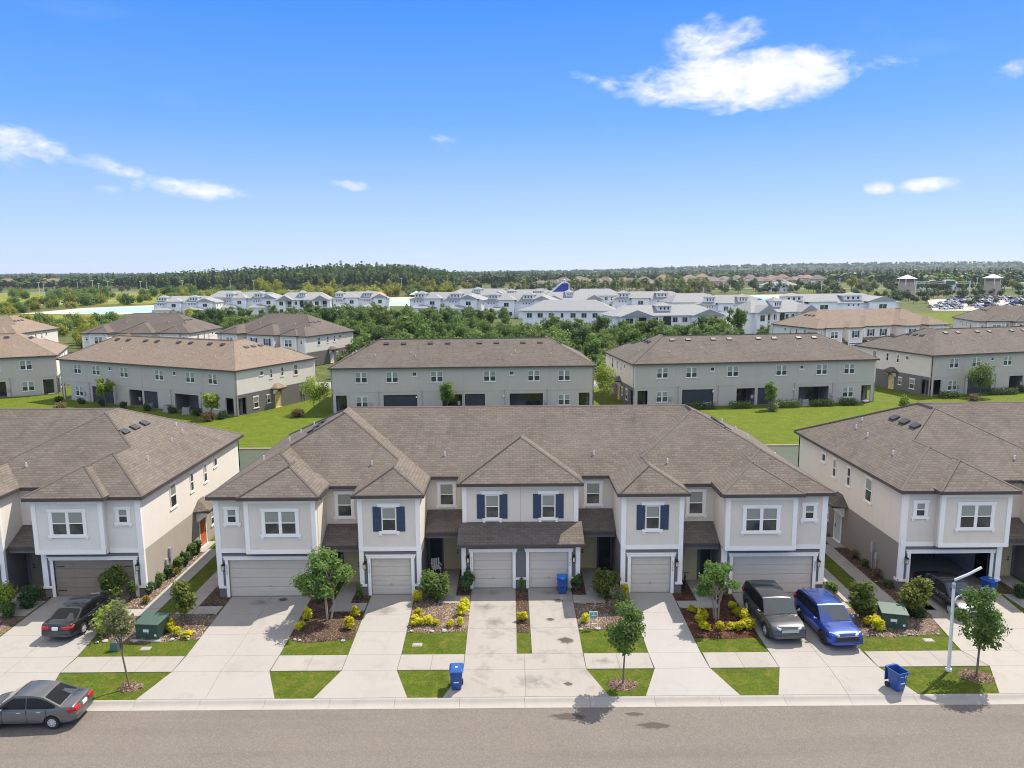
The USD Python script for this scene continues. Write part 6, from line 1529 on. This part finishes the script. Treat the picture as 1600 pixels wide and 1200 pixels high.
    for s in (-1, 1):
        e1 = rl[-1]; e2 = rl[-2]; obj('wiper', MB().tube([(e1[0] - .02, s * .12 + .1, e1[1] + .03), ((e1[0] * .7 + e2[0] * .3), s * .15 + .45, e1[1] * .72 + e2[1] * .28 + .035)], .012, 4), 'black_plastic', root)
    return root


SEDAN = dict(L=4.5, W=1.70, H=1.50, wr=.31, wb=2.6, fx=1.38, belt=.93, deck=[(-.5, .62), (-.485, .93), (-.46, 1.02), (-.36, 1.03), (-.25, .98), (.2, .94), (.27, .93), (.40, .82), (.47, .70), (.5, .50)],
             roof=[(-.36, 1.01), (-.19, 1.40), (-.08, 1.48), (.02, 1.50), (.10, 1.45), (.275, .95)], glass=(-.31, .22), pillars=[-.03], zhead=.66, ztail=.78, mx=.19, handles=[-.17, .02], doors=[-.22, -.035, .2], zgr=.58, hgr=.12, zplate=.74, tailh=.10)
SED2 = dict(SEDAN, L=4.75, W=1.80, H=1.43, wr=.32, wb=2.72, fx=1.42, roof=[(-.36, .99), (-.21, 1.35), (-.08, 1.42), (.02, 1.43), (.09, 1.38), (.265, .93)], zplate=.72, tailh=.06, ztail=.80)
SUV1 = dict(L=4.9, W=1.98, H=1.76, wr=.37, wb=2.82, fx=1.48, belt=1.06, deck=[(-.5, .7), (-.49, 1.0), (-.46, 1.08), (-.3, 1.08), (.1, 1.07), (.21, 1.08), (.36, 1.03), (.455, .92), (.485, .78), (.5, .52)],
            roof=[(-.49, 1.08), (-.445, 1.60), (-.38, 1.70), (-.1, 1.76), (.06, 1.73), (.10, 1.69), (.235, 1.08)], glass=(-.44, .19), pillars=[-.22, .0], zhead=.80, ztail=.95, mx=.17, handles=[-.17, .05], doors=[-.22, -.01, .19], zgr=.68, hgr=.16, zplate=.85, tailh=.18, clad=True, spokes=5, bars=3, handle='black_plastic', **{'in': .76})
SUV2 = dict(SUV1, L=4.69, W=1.87, H=1.67, wr=.36, wb=2.70, fx=1.42, belt=1.01, rim='black_plastic', chrome=False, zgr=.56, hgr=.22, grw=.62, rails=(-.36, .04), deck=[(-.5, .7), (-.49, .98), (-.46, 1.03), (-.3, 1.03), (.1, 1.02), (.2, 1.03), (.36, .99), (.455, .90), (.485, .78), (.5, .52)],
            roof=[(-.485, 1.04), (-.42, 1.50), (-.36, 1.60), (-.1, 1.67), (.04, 1.64), (.085, 1.60), (.235, 1.02)])


def auto(name, label, cat, S, x, y, rot, z=0.0): return car(thing(name, label, cat, (x, y, z), rot), S)


ROADZ = -.105
auto('parked_car', 'grey four door sedan parked on the street at the left edge', 'car', dict(SEDAN, paint='paint_grey', spokes=9), -21.92, -12.16, 180 + 1.5, ROADZ)
auto('parked_car', 'dark blue black sedan on the left driveway, tail towards the street', 'car', dict(SED2, paint='paint_black'), -24.85, -3.25, 90 - 3, .032)
auto('parked_car', 'dark grey SUV nose towards the street beside the red mulch bed', 'car', dict(SUV1, paint='paint_dark'), 13.95, -3.95, -90 + 1.5, .032)
auto('parked_car', 'bright blue SUV beside the dark grey one on the same driveway', 'car', dict(SUV2, paint='paint_blue'), 16.62, -4.75, -90 + 3, .032)
auto('parked_car', 'black car half hidden by the street tree before the open garage', 'car', dict(SED2, paint='paint_black', L=4.9, H=1.55, roof=[(-.36, 1.0), (-.21, 1.45), (-.08, 1.53), (.02, 1.55), (.09, 1.50), (.265, .95)]), 25.2, -1.6, -90 + 2, .032)
# the far car park
cars_far = []
GC = 'parked cars in the far car park'
for nm, p, S in (('white', 'paint_white', SUV2), ('silver', 'paint_silver', SEDAN), ('black', 'paint_black', SUV1), ('red', 'paint_red', SEDAN), ('blue', 'paint_blue', SUV2)):
    t = thing('far_car', f'{nm} car parked in the far car park behind the white houses', 'car', (0, 0, -.05), 0, f'{nm} cars in the far car park'); car(t, dict(S, paint=p, spokes=5)); cars_far.append((t, nm))
rc = np.random.default_rng(8); seen = set()
rows_ = [((205, 312), (285, 345)), ((212, 330), (300, 372)), ((238, 366), (330, 402)), ((260, 395), (345, 430)), ((285, 440), (380, 462))]
for (a, b) in rows_:
    n = int(np.hypot(b[0] - a[0], b[1] - a[1]) / 3.6)
    for i in range(n):
        if rc.random() < .36 or (b[0] - a[0]) * i / n + a[0] < 206: continue
        t, nm = cars_far[rc.choice(5, p=[.34, .25, .26, .08, .07])]; x, y = a[0] + (b[0] - a[0]) * i / n, a[1] + (b[1] - a[1]) * i / n; r_ = 110 + rc.choice([0, 180])
        if nm in seen: dup(t, t.GetCustomDataByKey('label'), (x, y, -.05), r_, name='far_car')
        else:
            seen.add(nm); t.GetAttribute('xformOp:translate').Set(Gf.Vec3d(x, y, -.05)); t.GetAttribute('xformOp:rotateZ').Set(float(r_))

# ------------------------------------------------------------------ bins, cabinets, lamp, small things


def bin_(root, open_=False, bag=False):
    def ring(w, d, z, r=.06, y0=0.0): 
        p = sbox(-w / 2, -d / 2 + y0, w / 2, d / 2 + y0).buffer(-r).buffer(r, quad_segs=4); return np.array(p.exterior.coords)[:-1], z
    lv = [(.46, .52, .05), (.50, .58, .30), (.54, .64, .62), (.57, .70, .80), (.60, .76, .98)]
    rings = [ring(w, d, z) for w, d, z in lv]; n = len(rings[0][0])
    v = np.vstack([np.c_[r, np.full(n, z)] for r, z in rings]); f = []
    for i in range(len(rings) - 1):
        for j in range(n): k = (j + 1) % n; a, b, c, d = i * n + j, i * n + k, (i + 1) * n + k, (i + 1) * n + j; f += [[a, b, c], [a, c, d]]
    base = len(v); v = np.vstack([v, [[0, 0, .05]]]); f += [[base, (j + 1) % n, j] for j in range(n)]
    inner = [ring(w - .035, d - .035, z) for w, d, z in [(.60, .76, .98), (.54, .64, .62), (.46, .52, .09)]]; o = len(v)
    v = np.vstack([v] + [np.c_[r, np.full(n, z)] for r, z in inner] + [[[0, 0, .09]]])
    for i in range(2):
        for j in range(n): k = (j + 1) % n; a, b, c, d = o + i * n + j, o + i * n + k, o + (i + 1) * n + k, o + (i + 1) * n + j; f += [[a, b, c], [a, c, d]]
    e = o + 3 * n; f += [[o + 2 * n + j, o + 2 * n + (j + 1) % n, e] for j in range(n)]
    t4 = 4 * n; f += [q for j in range(n) for k in [(j + 1) % n] for q in ([t4 + j, t4 + k, o + k], [t4 + j, o + k, o + j])]
    bp = obj('body', MB().add(v, np.array(f)), 'bin_blue', root, smooth=35)
    rim = MB(); rr_ = ring(.63, .79, 0)[0]; rim.tube(np.vstack([np.c_[rr_, np.full(n, .97)], np.c_[rr_[:2], np.full(2, .97)]]), .022, 6); obj('rim', rim, 'bin_lid', bp)
    for s in (-1, 1):
        w = trimesh.creation.cylinder(.13, .06, sections=18); w.apply_transform(trimesh.transformations.rotation_matrix(math.pi / 2, [0, 1, 0])); w.apply_translation([s * .27, .30, .13]); obj('wheel', MB().add(w), 'tyre', root)
    obj('axle_bar', MB().tube([(-.27, .30, .13), (.27, .30, .13)], .018, 6), 'black_plastic', root)
    obj('handle', MB().tube([(-.24, .36, .95), (-.24, .46, .97), (.24, .46, .97), (.24, .36, .95)], .02, 6), 'bin_blue', root)
    if open_:
        l = obj('lid', MB().hull([((x, .44, z), .025) for x in (-.28, .28) for z in (.30, .96)] + [((0, .52, .62), .03)]), 'bin_blue', root, smooth=40)
    elif not bag:
        l = obj('lid', MB().hull([((x, y, z), .02) for x in (-.30, .30) for y, z in ((-.40, .985), (.38, 1.0))] + [((x, y, 1.06), .03) for x in (-.22, .22) for y in (-.2, .25)]), 'bin_lid', root, smooth=40)
        obj('label', MB().box(-.05, .07, -.12, -.04, 1.085, 1.093), 'print_white', l)
    if bag:
        s = trimesh.creation.icosphere(3, .36); q = np.array(s.vertices); q *= [.9, 1.1, .42]; q += .05 * (meshkit.fbm(q * 6, 3)[:, None] - .5) * 2; q[:, 2] += 1.0; obj('bag', MB().add(q, np.array(s.faces)), 'bag_blue', root, smooth=True)
        obj('lid', MB().hull([((x, .44, z), .025) for x in (-.28, .28) for z in (.35, .98)]), 'bin_blue', root)
    obj('grip_recess', MB().box(-.12, .12, -.345, -.30, .42, .46), 'print_white' if not bag else 'black_plastic', bp)
    if open_:      # pale print on the front: a stroke and a round arrow mark
        pr = MB(); pr.hull([((-.20, -.372, .80), .012), ((-.02, -.372, .77), .012)])
        t = np.linspace(0, 4.9, 12); pr.tube(np.c_[.12 + .055 * np.cos(t), np.full(12, -.375), .78 + .055 * np.sin(t)], .012, 5); obj('print', pr, 'print_white', bp)
    return root


bin_(thing('wheelie_bin', 'closed blue wheelie bin at the kerb by the middle verge', 'bin', (-3.22, -10.12, .03), 2))
bin_(thing('wheelie_bin', 'open empty blue wheelie bin at the kerb on the right', 'bin', (17.5, -10.5, .03), 18), open_=True)
bin_(thing('wheelie_bin', 'overfull blue wheelie bin with a bag before the garage door', 'bin', (2.52, .25, .032), -4), bag=True)
bin_(thing('wheelie_bin', 'tilted blue wheelie bin beside the open garage', 'bin', (28.2, -.55, .032), 25))


def cabinet(root):
    b = MB().hull([((x, y, z), .03) for x in (-.62, .62) for y in (-.52, .52) for z in (.05, .86)]); bd = obj('cabinet', b, 'box_green', root, smooth=40)
    obj('lid', MB().hull([((x, y, z), .03) for x in (-.67, .67) for y, z in ((-.60, .90), (.57, 1.02))] + [((x, y, .9), .03) for x in (-.67, .67) for y in (-.6, .57)]), 'box_green_pale', root, smooth=30)
    obj('door_seam', MB().box(-.006, .006, -.558, -.55, .1, .84), 'metal_black', bd)
    obj('sticker', MB().box(-.20, .12, -.562, -.55, .44, .60), 'plate_white', bd); obj('sticker', MB().box(.42, .54, -.562, -.55, .22, .34), 'plate_white', bd)
    obj('lock', MB().box(.05, .11, -.59, -.55, .36, .46), 'metal_grey', bd)
    obj('pad', MB().box(-.85, .85, -.75, .75, -.05, .05), 'concrete_worn', root)
    return root


cabinet(thing('utility_cabinet', 'green utility cabinet on the lawn behind the left street tree', 'cabinet', (-20.2, -4.75, .02), -6))
cabinet(thing('utility_cabinet', 'green utility cabinet between the blue SUV and the street lamp', 'cabinet', (20.5, -4.2, .02), -14))
pd = thing('cable_pedestal', 'small pale green domed pedestal on the left lawn', 'pedestal', (-21.45, -6.35, 0), 0)
obj('cover', MB().hull([((x, y, z), .07) for x, y, z in ((-.15, -.1, .06), (.15, -.1, .06), (-.15, .1, .06), (.15, .1, .06), (-.12, -.06, .42), (.12, -.06, .42), (-.12, .06, .42), (.12, .06, .42))]), 'box_green_pale', pd, smooth=40); obj('base', MB().box(-.26, .26, -.2, .2, -.02, .05), 'box_green', pd)
for x, y, lab in ((-19.9, -6.2, 'flat meter cover in the left lawn'), (21.6, -5.9, 'dark meter cover in the lawn by the right utility cabinet'), (-5.6, -6.0, 'small meter cover in the lawn left of the middle driveways')):
    t = thing('meter_cover', lab, 'cover', (x, y, 0)); obj('lid', MB().hull([((a, b, .01), .02) for a in (-.2, .2) for b in (-.12, .12)]), 'metal_grey', t); obj('frame', MB().box(-.26, .26, -.18, .18, -.03, .012), 'concrete_worn', t)
lamp = thing('street_lamp', 'white street lamp with slanted arm on the right verge', 'street lamp', (20.89, -8.92, 0), 0)
obj('pole', MB().tube([(0, 0, -.1), (-.05, 0, 2.5), (-.12, 0, 4.55)], [.085, .078, .07], 14), 'lamp_white', lamp, smooth=True)
obj('base', MB().tube([(0, 0, -.05), (0, 0, .12)], [.15, .14], 14), 'lamp_white', lamp)
obj('arm', MB().tube([(-.14, 0, 4.5), (-.08, 0, 4.72), (.55, 0, 5.0), (1.14, 0, 5.33)], [.07, .066, .062, .062], 12), 'lamp_white', lamp, smooth=True)
obj('collar', MB().tube([(-.115, 0, 4.3), (-.12, 0, 4.5)], [.088, .088], 12), 'metal_grey', lamp)
obj('bracket', MB().tube([(-.08, 0, 3.45), (.15, .1, 3.78), (.4, .2, 3.84), (.58, .3, 3.72)], [.04, .04, .04, .045], 8), 'lamp_white', lamp, smooth=True)
obj('lamp_head', MB().hull([((.58, .3, 3.72), .07), ((.95, .48, 3.55), .10), ((.75, .38, 3.62), .11)]), 'lamp_white', lamp, smooth=True)
sg = thing('yard_sign', 'small yard sign with teal top on a white wire frame', 'sign', (3.92, -4.35, .05), 4)
fr_ = MB()
for x in (-.22, .22): fr_.tube([(x, 0, -.05), (x, 0, .95)], .018, 6)
fr_.tube([(-.22, 0, .93), (.22, 0, .93)], .018, 6); obj('frame', fr_, 'trim_white', sg)
bd = obj('board', MB().box(-.20, .20, -.015, .01, .58, .90), 'sign_teal', sg); obj('print_line', MB().box(-.12, .16, -.019, -.0152, .72, .76), 'print_white', bd); obj('print_line', MB().box(-.02, .04, -.019, -.0152, .83, .88), 'print_white', bd)
obj('lower_bar', MB().tube([(-.12, 0, .05), (-.1, 0, .25), (.2, 0, .23)], .018, 6), 'trim_white', sg)
hb = thing('hanging_basket', 'grey wall basket under the lantern of the first middle garage', 'basket', (-3.27, .86, 1.25), 0)
obj('basket', MB().hull([((0, 0, -.12), .06), ((-.1, 0, .02), .06), ((.1, 0, .02), .06)]), 'basket_grey', hb, smooth=True); obj('plant', leafcloud(rg, 60, [(0, 0, .1, .14, .08, .08)], .05), 'leaf_dark', hb)


def chair(root, m):
    for sx in (-.24, .24):
        for sy in (-.22, .22): obj('leg', MB().tube([(sx, sy, 0), (sx, sy, .42)], .022, 6), m, root)
    obj('seat', MB().box(-.28, .28, -.26, .26, .42, .46), m, root)
    b = MB()
    for x in np.linspace(-.22, .22, 4): b.box(x - .045, x + .045, .24, .28, .46, .98)
    obj('backrest', b, m, root)
    for sx in (-.29, .29): obj('armrest', MB().box(sx - .035, sx + .035, -.26, .26, .64, .67), m, root)


chair(thing('porch_chair', 'white porch chair with dark cushion left of the middle khaki door', 'chair', (-5.5, 3.2, .03), 20), 'trim_white')
chair(thing('porch_chair', 'dark porch chair right of the khaki door by the single garage', 'chair', (5.5, 3.2, .03), -30), 'black_plastic')
bk_ = thing('bicycle', 'dark bicycle leaning in the entrance beside the right single garage', 'bicycle', (10.15, .6, .03), 80)
for x in (-.5, .5):
    t = np.linspace(0, 2 * np.pi, 22); w = obj('wheel', MB().tube(np.c_[x + .32 * np.cos(t), 0 * t, .33 + .32 * np.sin(t)], .022, 6), 'tyre', bk_)
obj('frame', MB().tube([(-.5, 0, .33), (-.15, 0, .75), (.38, 0, .78), (.5, 0, .33)], .02, 6).tube([(-.15, 0, .75), (-.02, 0, .33), (.38, 0, .78)], .02, 6).tube([(-.5, 0, .33), (-.02, 0, .33)], .015, 6), 'metal_black', bk_)
obj('handlebar', MB().tube([(.35, -.25, .95), (.38, 0, .92), (.35, .25, .95)], .018, 6).tube([(.38, 0, .78), (.38, 0, .92)], .02, 6), 'metal_black', bk_); obj('saddle', MB().hull([((-.22, 0, .86), .05), ((-.05, 0, .87), .03)]), 'black_plastic', bk_)
# inside the open garage
sh = thing('garage_shelving', 'dark metal shelving at the back of the open garage', 'shelving', (27.0, 5.4, .03), 0)
for x in (-1.2, 1.2):
    for y in (-.25, .25): obj('upright', MB().box(x - .03, x + .03, y - .03, y + .03, 0, 2.1), 'metal_black', sh)
for z in (.3, .9, 1.5, 2.05): obj('shelf', MB().box(-1.2, 1.2, -.27, .27, z, z + .04), 'metal_black', sh)
for i in range(9):
    x, z = -0.95 + (i % 3) * .85, (.34, .94, 1.54)[i // 3]; m = ['canvas_white', 'bin_blue', 'roof_red', 'trim_white', 'box_green', 'garage_brown'][i % 6]
    t = thing('storage_box', ['white', 'blue', 'reddish', 'white', 'green', 'brown'][i % 6] + f' storage box on the {["lowest", "middle", "upper"][i // 3]} shelf of the open garage', 'box', (27.0 + x, 5.35, .03 + z)); obj('box', MB().hull([((a, b, c), .01) for a in (-.26, .26) for b in (-.2, .2) for c in (.01, .36)]), m, t); obj('lid', MB().hull([((a, b, .39), .012) for a in (-.28, .28) for b in (-.22, .22)]), 'trim_white' if i % 2 else 'metal_grey', t)
# porch furniture behind, dark in the shade
for i, (x, y, l) in enumerate([(-14.5, 60.6, 'porch table in the wide left porch of the middle back row'), (27.5, 63.0, 'porch table in the first porch of the hedge row'), (-53.5, 65.0, 'porch table in the tan roofed row')]):
    t = thing('porch_table', l, 'table', (x, y, .04)); obj('top', MB().box(-.6, .6, -.4, .4, .70, .74), 'metal_black', t)
    for a in (-.5, .5):
        for b in (-.32, .32): obj('leg', MB().box(a - .03, a + .03, b - .03, b + .03, 0, .70), 'metal_black', t)
